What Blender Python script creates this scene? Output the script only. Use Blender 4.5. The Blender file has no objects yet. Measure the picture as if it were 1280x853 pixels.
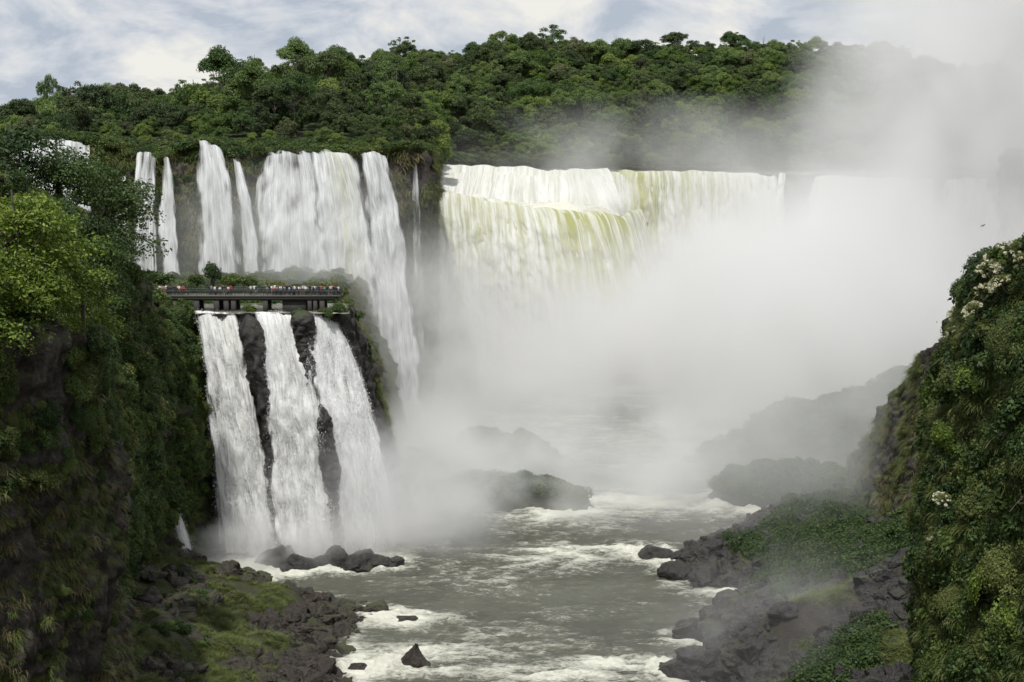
import bpy, math, random
import numpy as np
from mathutils import Vector, Matrix, Euler

random.seed(7)
RNG = np.random.default_rng(7)
scene = bpy.context.scene
COL = scene.collection

# ------------------------------------------------------------------ camera
FPX, CX, CY, PITCH = 1700.0, 640.0, 426.5, math.radians(7.42)   # focal length in photo pixels
cam_d = bpy.data.cameras.new('camera')
cam = bpy.data.objects.new('camera', cam_d); COL.objects.link(cam)
cam_d.sensor_width = 36.0
cam_d.lens = 36.0 * FPX / 1280.0
cam_d.clip_start, cam_d.clip_end = 0.5, 9000
cam.location = (0, 0, 0)
cam.rotation_euler = (math.pi / 2 - PITCH, 0, 0)
scene.camera = cam

# ------------------------------------------------------------------ world, sun, exposure
SUN_EL, SUN_AZ = math.radians(65), math.atan2(-0.20, -0.60)      # azimuth as atan2(x, y)
world = bpy.data.worlds.new('World'); scene.world = world; world.use_nodes = True
def build_world():
    nt = world.node_tree; N, L = nt.nodes, nt.links
    N.clear()
    out = N.new('ShaderNodeOutputWorld'); bg = N.new('ShaderNodeBackground')
    sky = N.new('ShaderNodeTexSky'); sky.sky_type = 'NISHITA'; sky.sun_disc = False
    sky.sun_elevation = SUN_EL; sky.sun_rotation = SUN_AZ; sky.air_density = 1.0; sky.dust_density = 1.5
    tc = N.new('ShaderNodeTexCoord')
    sep = N.new('ShaderNodeSeparateXYZ'); L.new(tc.outputs['Generated'], sep.inputs[0])
    # cloud layer: project the view direction on a high plane
    ad = N.new('ShaderNodeMath'); ad.operation = 'ADD'; ad.inputs[1].default_value = 0.42
    mx = N.new('ShaderNodeMath'); mx.operation = 'MAXIMUM'; mx.inputs[1].default_value = 0.0
    L.new(sep.outputs['Z'], mx.inputs[0]); L.new(mx.outputs[0], ad.inputs[0])
    comb = N.new('ShaderNodeCombineXYZ')
    for k, ax in enumerate('XY'):
        dv = N.new('ShaderNodeMath'); dv.operation = 'DIVIDE'
        L.new(sep.outputs[ax], dv.inputs[0]); L.new(ad.outputs[0], dv.inputs[1]); L.new(dv.outputs[0], comb.inputs[k])
    n1 = N.new('ShaderNodeTexNoise'); n1.inputs['Scale'].default_value = 2.2; n1.inputs['Detail'].default_value = 9
    n1.inputs['Roughness'].default_value = 0.55; n1.inputs['Distortion'].default_value = 0.25
    n2 = N.new('ShaderNodeTexNoise'); n2.inputs['Scale'].default_value = 5.6; n2.inputs['Detail'].default_value = 10
    n2.inputs['Roughness'].default_value = 0.58; n2.inputs['Distortion'].default_value = 0.35
    mp = N.new('ShaderNodeMapping'); mp.inputs['Location'].default_value = (3.7, 1.3, 0.4)
    L.new(comb.outputs[0], mp.inputs[0]); L.new(mp.outputs[0], n1.inputs['Vector']); L.new(mp.outputs[0], n2.inputs['Vector'])
    r1 = N.new('ShaderNodeMapRange'); r1.interpolation_type = 'SMOOTHSTEP'
    r1.inputs['From Min'].default_value = 0.12; r1.inputs['From Max'].default_value = 0.42
    L.new(n1.outputs[0], r1.inputs[0])
    r2 = N.new('ShaderNodeValToRGB')
    e = r2.color_ramp.elements
    e[0].position = 0.38; e[0].color = (3.5, 3.95, 4.6, 1)
    e[1].position = 0.60; e[1].color = (6.6, 6.5, 6.1, 1)
    x = e.new(0.47); x.color = (4.9, 5.15, 5.5, 1)
    L.new(n2.outputs[0], r2.inputs[0])
    mix = N.new('ShaderNodeMix'); mix.data_type = 'RGBA'
    L.new(r1.outputs[0], mix.inputs['Factor']); L.new(sky.outputs[0], mix.inputs['A']); L.new(r2.outputs[0], mix.inputs['B'])
    L.new(mix.outputs['Result'], bg.inputs['Color']); bg.inputs['Strength'].default_value = 0.1
    L.new(bg.outputs[0], out.inputs['Surface'])
build_world()
sun_d = bpy.data.lights.new('sun', 'SUN'); sun_d.energy = 3.0; sun_d.angle = math.radians(2.0); sun_d.color = (1.0, 0.97, 0.93)
sun = bpy.data.objects.new('sun', sun_d); COL.objects.link(sun)
SDIR = Vector((math.sin(SUN_AZ) * math.cos(SUN_EL), math.cos(SUN_AZ) * math.cos(SUN_EL), math.sin(SUN_EL)))
sun.rotation_euler = (-SDIR).to_track_quat('-Z', 'Y').to_euler()

vs = scene.view_settings
vs.view_transform = 'Standard'; vs.look = 'None'; vs.gamma = 1.0; vs.use_curve_mapping = False; vs.exposure = 0.4
cy = scene.cycles
scene.render.engine = 'CYCLES'
cy.max_bounces = 7; cy.diffuse_bounces = 3; cy.glossy_bounces = 2; cy.transmission_bounces = 3
cy.transparent_max_bounces = 24; cy.volume_bounces = 4
cy.volume_step_rate = 1.0; cy.volume_max_steps = 256
cy.use_adaptive_sampling = True; cy.adaptive_threshold = 0.01
cy.use_denoising = True
try:
    cy.denoiser = 'OPENIMAGEDENOISE'; cy.denoising_input_passes = 'RGB_ALBEDO_NORMAL'; cy.denoising_prefilter = 'ACCURATE'
except Exception: pass

R = -64.0                                                        # level of the lower river

# ------------------------------------------------------------------ picture <-> place
cp, sp = math.cos(PITCH), math.sin(PITCH)
def at(px, py, D):
    """World point at forward distance D whose picture position is (px, py)."""
    rx, ry = (px - CX) / FPX, -(py - CY) / FPX
    d = np.array([rx, cp + ry * sp, -sp + ry * cp])
    return d * (D / d[1])
def on_z(px, py, z=R):
    rx, ry = (px - CX) / FPX, -(py - CY) / FPX
    d = np.array([rx, cp + ry * sp, -sp + ry * cp])
    return d * (z / d[2])
def proj(p):
    p = np.asarray(p, float)
    f = p[..., 1] * cp - p[..., 2] * sp
    u = p[..., 1] * sp + p[..., 2] * cp
    return CX + FPX * p[..., 0] / f, CY - FPX * u / f
def xpx(px, D): return (px - CX) / FPX * D / cp if False else at(px, 205, D)[0]

# ------------------------------------------------------------------ noise (numpy)
_perm = np.random.default_rng(3).permutation(256); _perm = np.concatenate([_perm, _perm, _perm])
_g = np.random.default_rng(5).normal(size=(256, 3)); _g /= np.linalg.norm(_g, axis=1)[:, None]
def perlin(p):
    p = np.asarray(p, float); sh = p.shape[:-1]; p = p.reshape(-1, 3)
    i = np.floor(p).astype(int); f = p - i; i &= 255
    w = f * f * f * (f * (f * 6 - 15) + 10)
    r = np.zeros(len(p))
    for dx in (0, 1):
        wx = w[:, 0] if dx else 1 - w[:, 0]
        hx = _perm[i[:, 0] + dx]
        for dy in (0, 1):
            wy = w[:, 1] if dy else 1 - w[:, 1]
            hy = _perm[hx + i[:, 1] + dy]
            for dz in (0, 1):
                wz = w[:, 2] if dz else 1 - w[:, 2]
                g = _g[_perm[hy + i[:, 2] + dz] & 255]
                r += wx * wy * wz * (g[:, 0] * (f[:, 0] - dx) + g[:, 1] * (f[:, 1] - dy) + g[:, 2] * (f[:, 2] - dz))
    return (r * 1.7).reshape(sh)
def fbm(p, oct=4, gain=0.5, lac=2.03):
    p = np.asarray(p, float); a, s = 1.0, 0.0
    for k in range(oct):
        s = s + a * perlin(p + 17.3 * k); p = p * lac; a *= gain
    return s
def ridge(p, oct=3):
    p = np.asarray(p, float); a, s = 1.0, 0.0
    for k in range(oct):
        s = s + a * (1 - 2 * np.abs(perlin(p + 9.1 * k))); p = p * 2.1; a *= 0.5
    return s
def cells(p):
    """Random value of the nearest jittered grid point: crisp blocks."""
    p = np.asarray(p, float); sh = p.shape[:-1]; p = p.reshape(-1, 3); i0 = np.floor(p).astype(int)
    best = np.full(len(p), 1e9); val = np.zeros(len(p))
    for dx in (-1, 0, 1):
        for dy in (-1, 0, 1):
            for dz in (-1, 0, 1):
                i = i0 + np.array([dx, dy, dz]); j = i & 255
                h = _perm[_perm[_perm[j[:, 0]] + j[:, 1]] + j[:, 2]]
                d = ((i + 0.5 + 0.45 * _g[h & 255] - p) ** 2).sum(1); k = d < best
                best[k] = d[k]; val[k] = (h[k] * 37 % 256) / 255.0
    return (val - 0.5).reshape(sh)
def sstep(a, b, x):
    t = np.clip((np.asarray(x, float) - a) / (b - a), 0, 1); return t * t * (3 - 2 * t)

# ------------------------------------------------------------------ objects
def link(o, parent=None):
    COL.objects.link(o)
    if parent is not None: o.parent = parent
    return o
def tag(o, label=None, cat=None, group=None, kind=None):
    if label: o['label'] = label
    if cat: o['category'] = cat
    if group: o['group'] = group
    if kind: o['kind'] = kind
    return o
def mesh_np(name, V, F, mat=None, smooth=False, attrs=None, uv=None):
    """F: (n,3) or (n,4) index array."""
    V = np.ascontiguousarray(V, np.float32).reshape(-1, 3); F = np.ascontiguousarray(F, np.int32)
    me = bpy.data.meshes.new(name); k = F.shape[1]
    me.vertices.add(len(V)); me.vertices.foreach_set('co', V.ravel())
    me.loops.add(F.size); me.loops.foreach_set('vertex_index', F.ravel())
    me.polygons.add(len(F)); me.polygons.foreach_set('loop_start', np.arange(len(F), dtype=np.int32) * k)
    me.polygons.foreach_set('loop_total', np.full(len(F), k, np.int32))
    if uv is not None:
        l = me.uv_layers.new(name='UVMap'); l.data.foreach_set('uv', np.ascontiguousarray(np.asarray(uv, np.float32).reshape(-1, 2)[F.ravel()]).ravel())
    for n, a in (attrs or {}).items():
        t = me.attributes.new(n, 'FLOAT', 'POINT'); t.data.foreach_set('value', np.ascontiguousarray(a, np.float32).ravel())
    if smooth: me.polygons.foreach_set('use_smooth', np.ones(len(F), bool))
    me.update(calc_edges=True)
    if mat: me.materials.append(mat)
    return me
def obj(name, me, parent=None, loc=None):
    o = bpy.data.objects.new(name, me); link(o, parent)
    if loc is not None: o.location = loc
    return o
def empty(name, loc=(0, 0, 0)):
    o = bpy.data.objects.new(name, None); COL.objects.link(o); o.location = loc; o.empty_display_size = 0.3
    return o
def grid_faces(nu, nv):
    i = np.arange(nu * nv).reshape(nu, nv)
    return np.stack([i[:-1, :-1], i[1:, :-1], i[1:, 1:], i[:-1, 1:]], -1).reshape(-1, 4)
def grid_normals(P):
    du = np.gradient(P, axis=0); dv = np.gradient(P, axis=1)
    n = np.cross(du, dv); return n / (np.linalg.norm(n, axis=-1, keepdims=True) + 1e-9)
def resample(pts, n):
    pts = np.asarray(pts, float); t = np.linspace(0, len(pts) - 1, n); i = np.minimum(t.astype(int), len(pts) - 2); f = (t - i)[:, None]
    a = pts[np.maximum(i - 1, 0)]; b = pts[i]; c = pts[i + 1]; d = pts[np.minimum(i + 2, len(pts) - 1)]
    lin = b * (1 - f) + c * f
    cr = 0.5 * ((2 * b) + (-a + c) * f + (2 * a - 5 * b + 4 * c - d) * f ** 2 + (-a + 3 * b - 3 * c + d) * f ** 3)
    return 0.5 * lin + 0.5 * cr

# ------------------------------------------------------------------ materials
def new_mat(name):
    m = bpy.data.materials.new(name); m.use_nodes = True
    N, L = m.node_tree.nodes, m.node_tree.links
    return m, N, L, N['Principled BSDF'], N['Material Output']
def tex_noise(N, L, vec, scale, detail=4, rough=0.55, dist=0.0):
    n = N.new('ShaderNodeTexNoise'); n.inputs['Scale'].default_value = scale; n.inputs['Detail'].default_value = detail
    n.inputs['Roughness'].default_value = rough; n.inputs['Distortion'].default_value = dist
    if vec is not None: L.new(vec, n.inputs['Vector'])
    return n.outputs[0]
def ramp(N, L, fac, stops):
    r = N.new('ShaderNodeValToRGB'); e = r.color_ramp.elements
    e[0].position, e[0].color = stops[0][0], (*stops[0][1], 1)
    e[1].position, e[1].color = stops[-1][0], (*stops[-1][1], 1)
    for p, c in stops[1:-1]:
        k = e.new(p); k.color = (*c, 1)
    L.new(fac, r.inputs[0]); return r.outputs[0]
def math_n(N, L, op, a, b=None, c=None, clamp=False):
    n = N.new('ShaderNodeMath'); n.operation = op; n.use_clamp = clamp
    for k, v in enumerate((a, b, c)):
        if v is None: continue
        if isinstance(v, (int, float)): n.inputs[k].default_value = v
        else: L.new(v, n.inputs[k])
    return n.outputs[0]
def maprange(N, L, v, a, b, c=0.0, d=1.0, smooth=True):
    n = N.new('ShaderNodeMapRange'); n.interpolation_type = 'SMOOTHSTEP' if smooth else 'LINEAR'
    L.new(v, n.inputs[0]); n.inputs['From Min'].default_value = a; n.inputs['From Max'].default_value = b
    n.inputs['To Min'].default_value = c; n.inputs['To Max'].default_value = d
    return n.outputs[0]
def mixc(N, L, f, a, b, blend='MIX'):
    n = N.new('ShaderNodeMix'); n.data_type = 'RGBA'; n.blend_type = blend
    for k, v in (('Factor', f), ('A', a), ('B', b)):
        if isinstance(v, (int, float)): n.inputs[k].default_value = v
        elif isinstance(v, tuple): n.inputs[k].default_value = (*v, 1)
        else: L.new(v, n.inputs[k])
    return n.outputs['Result']
def bump(N, L, h, bsdf, strength=0.5, dist=0.1):
    b = N.new('ShaderNodeBump'); b.inputs['Strength'].default_value = strength; b.inputs['Distance'].default_value = dist
    L.new(h, b.inputs['Height']); L.new(b.outputs[0], bsdf.inputs['Normal'])
def geo_pos(N): return N.new('ShaderNodeNewGeometry').outputs['Position']

def foliage_mat(name, dark, mid, light, trans=0.3, objvar=0.5, rough=0.5):
    m, N, L, b, out = new_mat(name)
    g = N.new('ShaderNodeNewGeometry'); oi = N.new('ShaderNodeObjectInfo')
    f = math_n(N, L, 'ADD', math_n(N, L, 'MULTIPLY', g.outputs['Random Per Island'], 1 - objvar), math_n(N, L, 'MULTIPLY', oi.outputs['Random'], objvar))
    c = ramp(N, L, f, [(0.1, dark), (0.5, mid), (0.95, light)])
    L.new(c, b.inputs['Base Color']); b.inputs['Roughness'].default_value = rough
    b.inputs['Specular IOR Level'].default_value = 0.25
    t = N.new('ShaderNodeBsdfTranslucent'); L.new(mixc(N, L, 1.0, c, (1.0, 1.0, 0.55), 'MULTIPLY'), t.inputs['Color'])
    mx = N.new('ShaderNodeMixShader'); mx.inputs[0].default_value = trans
    L.new(b.outputs[0], mx.inputs[1]); L.new(t.outputs[0], mx.inputs[2]); L.new(mx.outputs[0], out.inputs['Surface'])
    return m
def rock_mat(name, c1, c2, moss, moss_amt=0.5, scale=0.6, wet=0.55, lichen=0.0):
    m, N, L, b, out = new_mat(name)
    p = geo_pos(N); g = N.new('ShaderNodeNewGeometry')
    n1 = tex_noise(N, L, p, scale, 7, 0.62); n2 = tex_noise(N, L, p, scale * 0.17, 4)
    n3 = tex_noise(N, L, p, scale * 5, 5, 0.65)
    c = ramp(N, L, n1, [(0.32, c1), (0.68, c2)])
    c = mixc(N, L, maprange(N, L, n3, 0.3, 0.75), c, tuple(v * 0.55 for v in c1))
    sepn = N.new('ShaderNodeSeparateXYZ'); L.new(g.outputs['Normal'], sepn.inputs[0])
    mf = math_n(N, L, 'ADD', math_n(N, L, 'MULTIPLY', sepn.outputs['Z'], 0.45), n2)
    mf = math_n(N, L, 'ADD', mf, math_n(N, L, 'MULTIPLY', n3, 0.35))
    mf = maprange(N, L, mf, 1.10 - moss_amt * 0.6, 1.32 - moss_amt * 0.6)
    mossc = mixc(N, L, n1, tuple(v * 0.55 for v in moss), moss)
    c = mixc(N, L, mf, c, mossc)
    if lichen > 0:
        n4 = tex_noise(N, L, p, scale * 3.1, 6, 0.7)
        c = mixc(N, L, math_n(N, L, 'MULTIPLY', maprange(N, L, n4, 0.60, 0.72), lichen), c, (0.17, 0.15, 0.12))
    L.new(c, b.inputs['Base Color']); b.inputs['Roughness'].default_value = wet
    b.inputs['Specular IOR Level'].default_value = 0.3
    h = math_n(N, L, 'ADD', n3, math_n(N, L, 'MULTIPLY', n1, 1.5))
    bump(N, L, h, b, 0.9, 0.25 / scale * 0.6)
    return m
def plain_mat(name, col, rough=0.6, noise=0.25, scale=3.0, metal=0.0):
    m, N, L, b, out = new_mat(name)
    n = tex_noise(N, L, geo_pos(N), scale, 5)
    c = mixc(N, L, n, tuple(v * (1 - noise) for v in col), tuple(min(1, v * (1 + noise)) for v in col))
    L.new(c, b.inputs['Base Color']); b.inputs['Roughness'].default_value = rough; b.inputs['Metallic'].default_value = metal
    return m
def water_fall_mat(name, su=1.1, sv=0.10, white=(0.86, 0.87, 0.86), green=(0.52, 0.53, 0.30), soft=0.16, detail=5, bd=0.5):
    """White falling water: streaks stretched along the fall, thin where 'cov' is low, olive where 'grn' is high."""
    m, N, L, b, out = new_mat(name)
    uv = N.new('ShaderNodeUVMap').outputs[0]
    def st(a, c, off):
        mp = N.new('ShaderNodeMapping'); mp.inputs['Scale'].default_value = (a, c, 1); mp.inputs['Location'].default_value = (off, off * 0.7, 0)
        L.new(uv, mp.inputs[0]); return mp.outputs[0]
    oi = N.new('ShaderNodeObjectInfo')
    s1 = tex_noise(N, L, st(su, sv, 1.3), 1.0, detail, 0.6, 0.35)
    s2 = tex_noise(N, L, st(su * 3.6, sv * 4.5, 7.1), 1.0, 4, 0.65, 0.5)
    s3 = tex_noise(N, L, st(su * 0.30, sv * 0.45, 3.1), 1.0, 2)
    ca = N.new('ShaderNodeAttribute'); ca.attribute_name = 'cov'
    ga = N.new('ShaderNodeAttribute'); ga.attribute_name = 'grn'
    s = math_n(N, L, 'ADD', math_n(N, L, 'MULTIPLY', s1, 0.52), math_n(N, L, 'MULTIPLY', s2, 0.48))
    a = math_n(N, L, 'ADD', math_n(N, L, 'ADD', s, ca.outputs['Fac']), -1.0)
    a = maprange(N, L, a, -soft, soft)
    gf = math_n(N, L, 'MULTIPLY', ga.outputs['Fac'], maprange(N, L, math_n(N, L, 'ADD', math_n(N, L, 'MULTIPLY', s1, 0.6), math_n(N, L, 'MULTIPLY', s3, 0.4)), 0.62, 0.36))
    grey = mixc(N, L, maprange(N, L, s, 0.38, 0.56), tuple(v * 0.76 for v in white), white)
    c = mixc(N, L, gf, grey, green)
    d = N.new('ShaderNodeBsdfDiffuse'); L.new(c, d.inputs['Color'])
    t = N.new('ShaderNodeBsdfTranslucent'); L.new(c, t.inputs['Color'])
    bp = N.new('ShaderNodeBump'); bp.inputs['Strength'].default_value = 0.8; bp.inputs['Distance'].default_value = bd
    L.new(s, bp.inputs['Height']); L.new(bp.outputs[0], d.inputs['Normal'])
    m1 = N.new('ShaderNodeMixShader'); m1.inputs[0].default_value = 0.3
    L.new(d.outputs[0], m1.inputs[1]); L.new(t.outputs[0], m1.inputs[2])
    tr = N.new('ShaderNodeBsdfTransparent')
    m2 = N.new('ShaderNodeMixShader'); L.new(a, m2.inputs[0]); L.new(tr.outputs[0], m2.inputs[1]); L.new(m1.outputs[0], m2.inputs[2])
    L.new(m2.outputs[0], out.inputs['Surface'])
    return m
def river_mat(name, deep=(0.062, 0.064, 0.048), foamc=(0.74, 0.74, 0.64)):
    m, N, L, b, out = new_mat(name)
    p = geo_pos(N)
    fa = N.new('ShaderNodeAttribute'); fa.attribute_name = 'foam'
    def sc(v):
        mp = N.new('ShaderNodeMapping'); mp.inputs['Scale'].default_value = v; L.new(p, mp.inputs[0]); return mp.outputs[0]
    n1 = tex_noise(N, L, sc((0.42, 1.0, 1.0)), 1.0, 8, 0.68, 1.0)
    n2 = tex_noise(N, L, sc((1.6, 3.6, 3.0)), 1.0, 5, 0.7, 0.8)
    n3 = tex_noise(N, L, sc((0.06, 0.10, 0.1)), 1.0, 3)
    f = math_n(N, L, 'ADD', math_n(N, L, 'MULTIPLY', n1, 0.6), math_n(N, L, 'MULTIPLY', n2, 0.4))
    f = math_n(N, L, 'MULTIPLY_ADD', math_n(N, L, 'SUBTRACT', f, 0.5), 2.3, fa.outputs['Fac'])
    f = maprange(N, L, f, 0.30, 1.12)
    wc = mixc(N, L, maprange(N, L, n3, 0.35, 0.65), deep, tuple(v * 1.45 for v in deep))
    wc = mixc(N, L, maprange(N, L, n1, 0.45, 0.75, 0, 0.5), wc, (0.17, 0.17, 0.12))
    fc = mixc(N, L, n2, tuple(v * 0.72 for v in foamc), foamc)
    L.new(mixc(N, L, f, wc, fc), b.inputs['Base Color'])
    L.new(maprange(N, L, f, 0, 1, 0.20, 0.8), b.inputs['Roughness'])
    b.inputs['IOR'].default_value = 1.33
    h = math_n(N, L, 'ADD', n1, math_n(N, L, 'MULTIPLY', n2, 0.45))
    bump(N, L, h, b, 0.8, 0.55)
    return m
def mist_mat(name, density, kind='ellipsoid', nscale=0.03, nlo=0.35, nhi=0.7, power=1.5, ani=0.2, colour=(1, 1, 1), extra=None):
    m, N, L, b, out = new_mat(name); N.remove(b)
    v = N.new('ShaderNodeVolumePrincipled')
    v.inputs['Color'].default_value = (*colour, 1); v.inputs['Anisotropy'].default_value = ani
    tc = N.new('ShaderNodeTexCoord'); pos = geo_pos(N)
    n = tex_noise(N, L, pos, nscale, 4, 0.55, 0.6)
    if kind == 'ellipsoid':
        ln = N.new('ShaderNodeVectorMath'); ln.operation = 'LENGTH'; L.new(tc.outputs['Object'], ln.inputs[0])
        fall = math_n(N, L, 'SUBTRACT', 1.0, ln.outputs['Value'], clamp=True)
        fall = math_n(N, L, 'POWER', fall, power)
        d = math_n(N, L, 'MULTIPLY', fall, maprange(N, L, n, nlo, nhi))
    else:
        d = extra(N, L, pos, n)
    L.new(math_n(N, L, 'MULTIPLY', d, density), v.inputs['Density'])
    L.new(v.outputs[0], out.inputs['Volume'])
    return m

M = {}
M['cliff'] = rock_mat('dark_basalt_cliff', (0.030, 0.025, 0.021), (0.085, 0.072, 0.060), (0.075, 0.085, 0.030), 0.45, 0.5, 0.7)
M['cliff_moss'] = rock_mat('mossy_basalt_cliff', (0.026, 0.023, 0.020), (0.07, 0.062, 0.052), (0.050, 0.064, 0.022), 0.7, 0.5, 0.7)
M['wet_rock'] = rock_mat('wet_black_basalt', (0.018, 0.016, 0.015), (0.050, 0.044, 0.038), (0.045, 0.055, 0.022), 0.25, 0.7, 0.45)
M['boulder'] = rock_mat('dark_brown_boulder', (0.022, 0.018, 0.015), (0.066, 0.053, 0.042), (0.06, 0.07, 0.03), 0.12, 0.8, 0.6, 0.5)
M['boulder_wet'] = rock_mat('wet_grey_boulder', (0.017, 0.0155, 0.0145), (0.050, 0.045, 0.041), (0.05, 0.06, 0.03), 0.08, 0.8, 0.45, 0.2)
M['talus'] = rock_mat('mossy_talus_ground', (0.024, 0.020, 0.016), (0.066, 0.054, 0.042), (0.048, 0.056, 0.020), 0.22, 0.6, 0.8)
M['forest_floor'] = rock_mat('forest_floor', (0.020, 0.022, 0.012), (0.045, 0.045, 0.025), (0.035, 0.05, 0.018), 0.9, 0.15, 0.9)
M['bark'] = plain_mat('grey_bark', (0.10, 0.088, 0.07), 0.85, 0.4, 1.2)
M['leaf_far'] = foliage_mat('far_forest_leaves', (0.030, 0.064, 0.020), (0.092, 0.154, 0.044), (0.195, 0.255, 0.085), 0.32, 0.6)
M['leaf_far_dark'] = foliage_mat('dark_forest_leaves', (0.022, 0.040, 0.017), (0.060, 0.090, 0.032), (0.115, 0.148, 0.055), 0.28, 0.5)
M['leaf_far_bright'] = foliage_mat('yellow_green_forest_leaves', (0.038, 0.074, 0.018), (0.115, 0.180, 0.038), (0.230, 0.285, 0.075), 0.32, 0.55)
M['leaf_far_pale'] = foliage_mat('pale_olive_forest_leaves', (0.045, 0.058, 0.026), (0.105, 0.125, 0.055), (0.19, 0.20, 0.10), 0.25, 0.5)
M['leaf_dark'] = foliage_mat('dark_tree_leaves', (0.016, 0.036, 0.011), (0.038, 0.070, 0.019), (0.080, 0.122, 0.030), 0.28, 0.4)
M['leaf_bright'] = foliage_mat('bright_tree_leaves', (0.045, 0.085, 0.014), (0.115, 0.180, 0.026), (0.23, 0.29, 0.05), 0.35, 0.15)
M['leaf_mid'] = foliage_mat('shrub_leaves', (0.026, 0.052, 0.013), (0.066, 0.108, 0.024), (0.140, 0.185, 0.045), 0.32, 0.5)
M['leaf_olive'] = foliage_mat('olive_shrub_leaves', (0.036, 0.054, 0.016), (0.095, 0.122, 0.034), (0.20, 0.22, 0.068), 0.32, 0.5)
M['grass'] = foliage_mat('hanging_grass', (0.045, 0.065, 0.018), (0.10, 0.130, 0.034), (0.19, 0.20, 0.07), 0.3, 0.5)
M['grass_dry'] = foliage_mat('dry_hanging_grass', (0.075, 0.066, 0.03), (0.15, 0.13, 0.06), (0.25, 0.22, 0.12), 0.3, 0.5)
M['blossom'] = foliage_mat('cream_blossom', (0.55, 0.53, 0.38), (0.72, 0.70, 0.54), (0.84, 0.83, 0.70), 0.25, 0.2)
M['twig'] = plain_mat('bare_twig', (0.22, 0.19, 0.15), 0.85, 0.3, 2.0)
M['fall_near'] = water_fall_mat('near_white_water', 1.1, 0.075, (0.90, 0.905, 0.90), bd=0.45, soft=0.22)
M['fall_mid'] = water_fall_mat('upper_white_water', 1.3, 0.032, (0.74, 0.755, 0.76), soft=0.30, bd=0.25)  # cloud shade over the upper falls is put into this greyer white
M['fall_far'] = water_fall_mat('far_white_water', 0.75, 0.050, (0.84, 0.845, 0.81), (0.42, 0.43, 0.15), soft=0.2, bd=1.0)
M['droplet'] = plain_mat('white_spray', (0.84, 0.85, 0.85), 0.9, 0.05)
M['river'] = river_mat('river_water')
M['river_top'] = river_mat('upper_river_water', (0.10, 0.10, 0.08))
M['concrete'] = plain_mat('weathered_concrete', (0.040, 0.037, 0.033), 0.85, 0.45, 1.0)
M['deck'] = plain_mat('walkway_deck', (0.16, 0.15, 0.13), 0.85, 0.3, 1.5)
M['rail'] = plain_mat('dark_green_rail', (0.035, 0.04, 0.033), 0.5, 0.3, 2.0)
M['bird'] = plain_mat('black_feathers', (0.015, 0.015, 0.017), 0.6)

# ------------------------------------------------------------------ terrain builders
def rock_disp(P, amp=1.0, f=1.0):
    z = P[..., 2]
    col = ridge(P * np.array([0.33, 0.33, 0.045]) * f)
    led = np.abs(((z / 4.3 * f + 0.9 * fbm(P * 0.09 * f, 2)) % 1.0) - 0.5) * 2
    return amp * (1.9 * fbm(P * 0.075 * f, 3) + 0.55 * col + 0.75 * led + 0.40 * fbm(P * 0.55 * f, 3)
                  + 1.5 * cells((P + 0.8 * np.stack([fbm(P * 0.3, 2), fbm(P * 0.3 + 9, 2), fbm(P * 0.3 + 19, 2)], -1)) * np.array([0.30, 0.30, 0.17]) * f) + 0.7 * cells(P * np.array([0.7, 0.7, 0.45]) * f))
def loft(name, top, bot, nu, nv, mat, amp=1.0, f=1.0, bulge=0.0, flip=False, smooth=False, pw=1.0):
    T, B = resample(top, nu), resample(bot, nu)
    s = np.linspace(0, 1, nv)[None, :, None]
    P = T[:, None] * (1 - s ** pw) + B[:, None] * s ** pw
    P[..., 2] = (T[:, None] * (1 - s) + B[:, None] * s)[..., 2]
    n = grid_normals(P)
    flip = bool((n * P).sum(-1).mean() > 0)          # the outside of every cliff here looks towards the viewpoint
    if flip: n = -n
    d = rock_disp(P, amp, f) + bulge * np.sin(np.pi * s[..., 0])
    P = P + n * d[..., None]
    n = grid_normals(P) * (-1 if flip else 1)
    F = grid_faces(nu, nv)
    if not flip: pass
    else: F = F[:, ::-1]
    o = obj(name, mesh_np(name, P, F, mat, smooth)); tag(o, kind='structure')
    return o, P, n
def sheet(name, P, mat, smooth=True, up=True):
    nu, nv = P.shape[:2]; F = grid_faces(nu, nv); n = grid_normals(P)
    if (n[..., 2].mean() < 0) == up: F = F[:, ::-1]; n = -n
    o = obj(name, mesh_np(name, P, F, mat, smooth)); tag(o, kind='structure')
    return o, P, n
def scatter(P, n, count, rng, mask=None):
    """Random points over a grid surface, weighted by area."""
    a = np.linalg.norm(np.cross(P[1:, :-1] - P[:-1, :-1], P[:-1, 1:] - P[:-1, :-1]), axis=-1)
    w = (a / a.sum()).ravel(); k = rng.choice(w.size, count, p=w); i, j = np.unravel_index(k, a.shape)
    u, v = rng.random(count)[:, None], rng.random(count)[:, None]
    q = P[i, j] * (1 - u) * (1 - v) + P[i + 1, j] * u * (1 - v) + P[i, j + 1] * (1 - u) * v + P[i + 1, j + 1] * u * v
    nn = n[i, j]
    keep = np.ones(count, bool)
    if mask is not None: keep = mask(q, nn)
    return q[keep], nn[keep]
def in_view(p, m=70):
    x, y = proj(p); return (x > -m) & (x < 1280 + m) & (y > -m) & (y < 853 + m)

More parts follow.
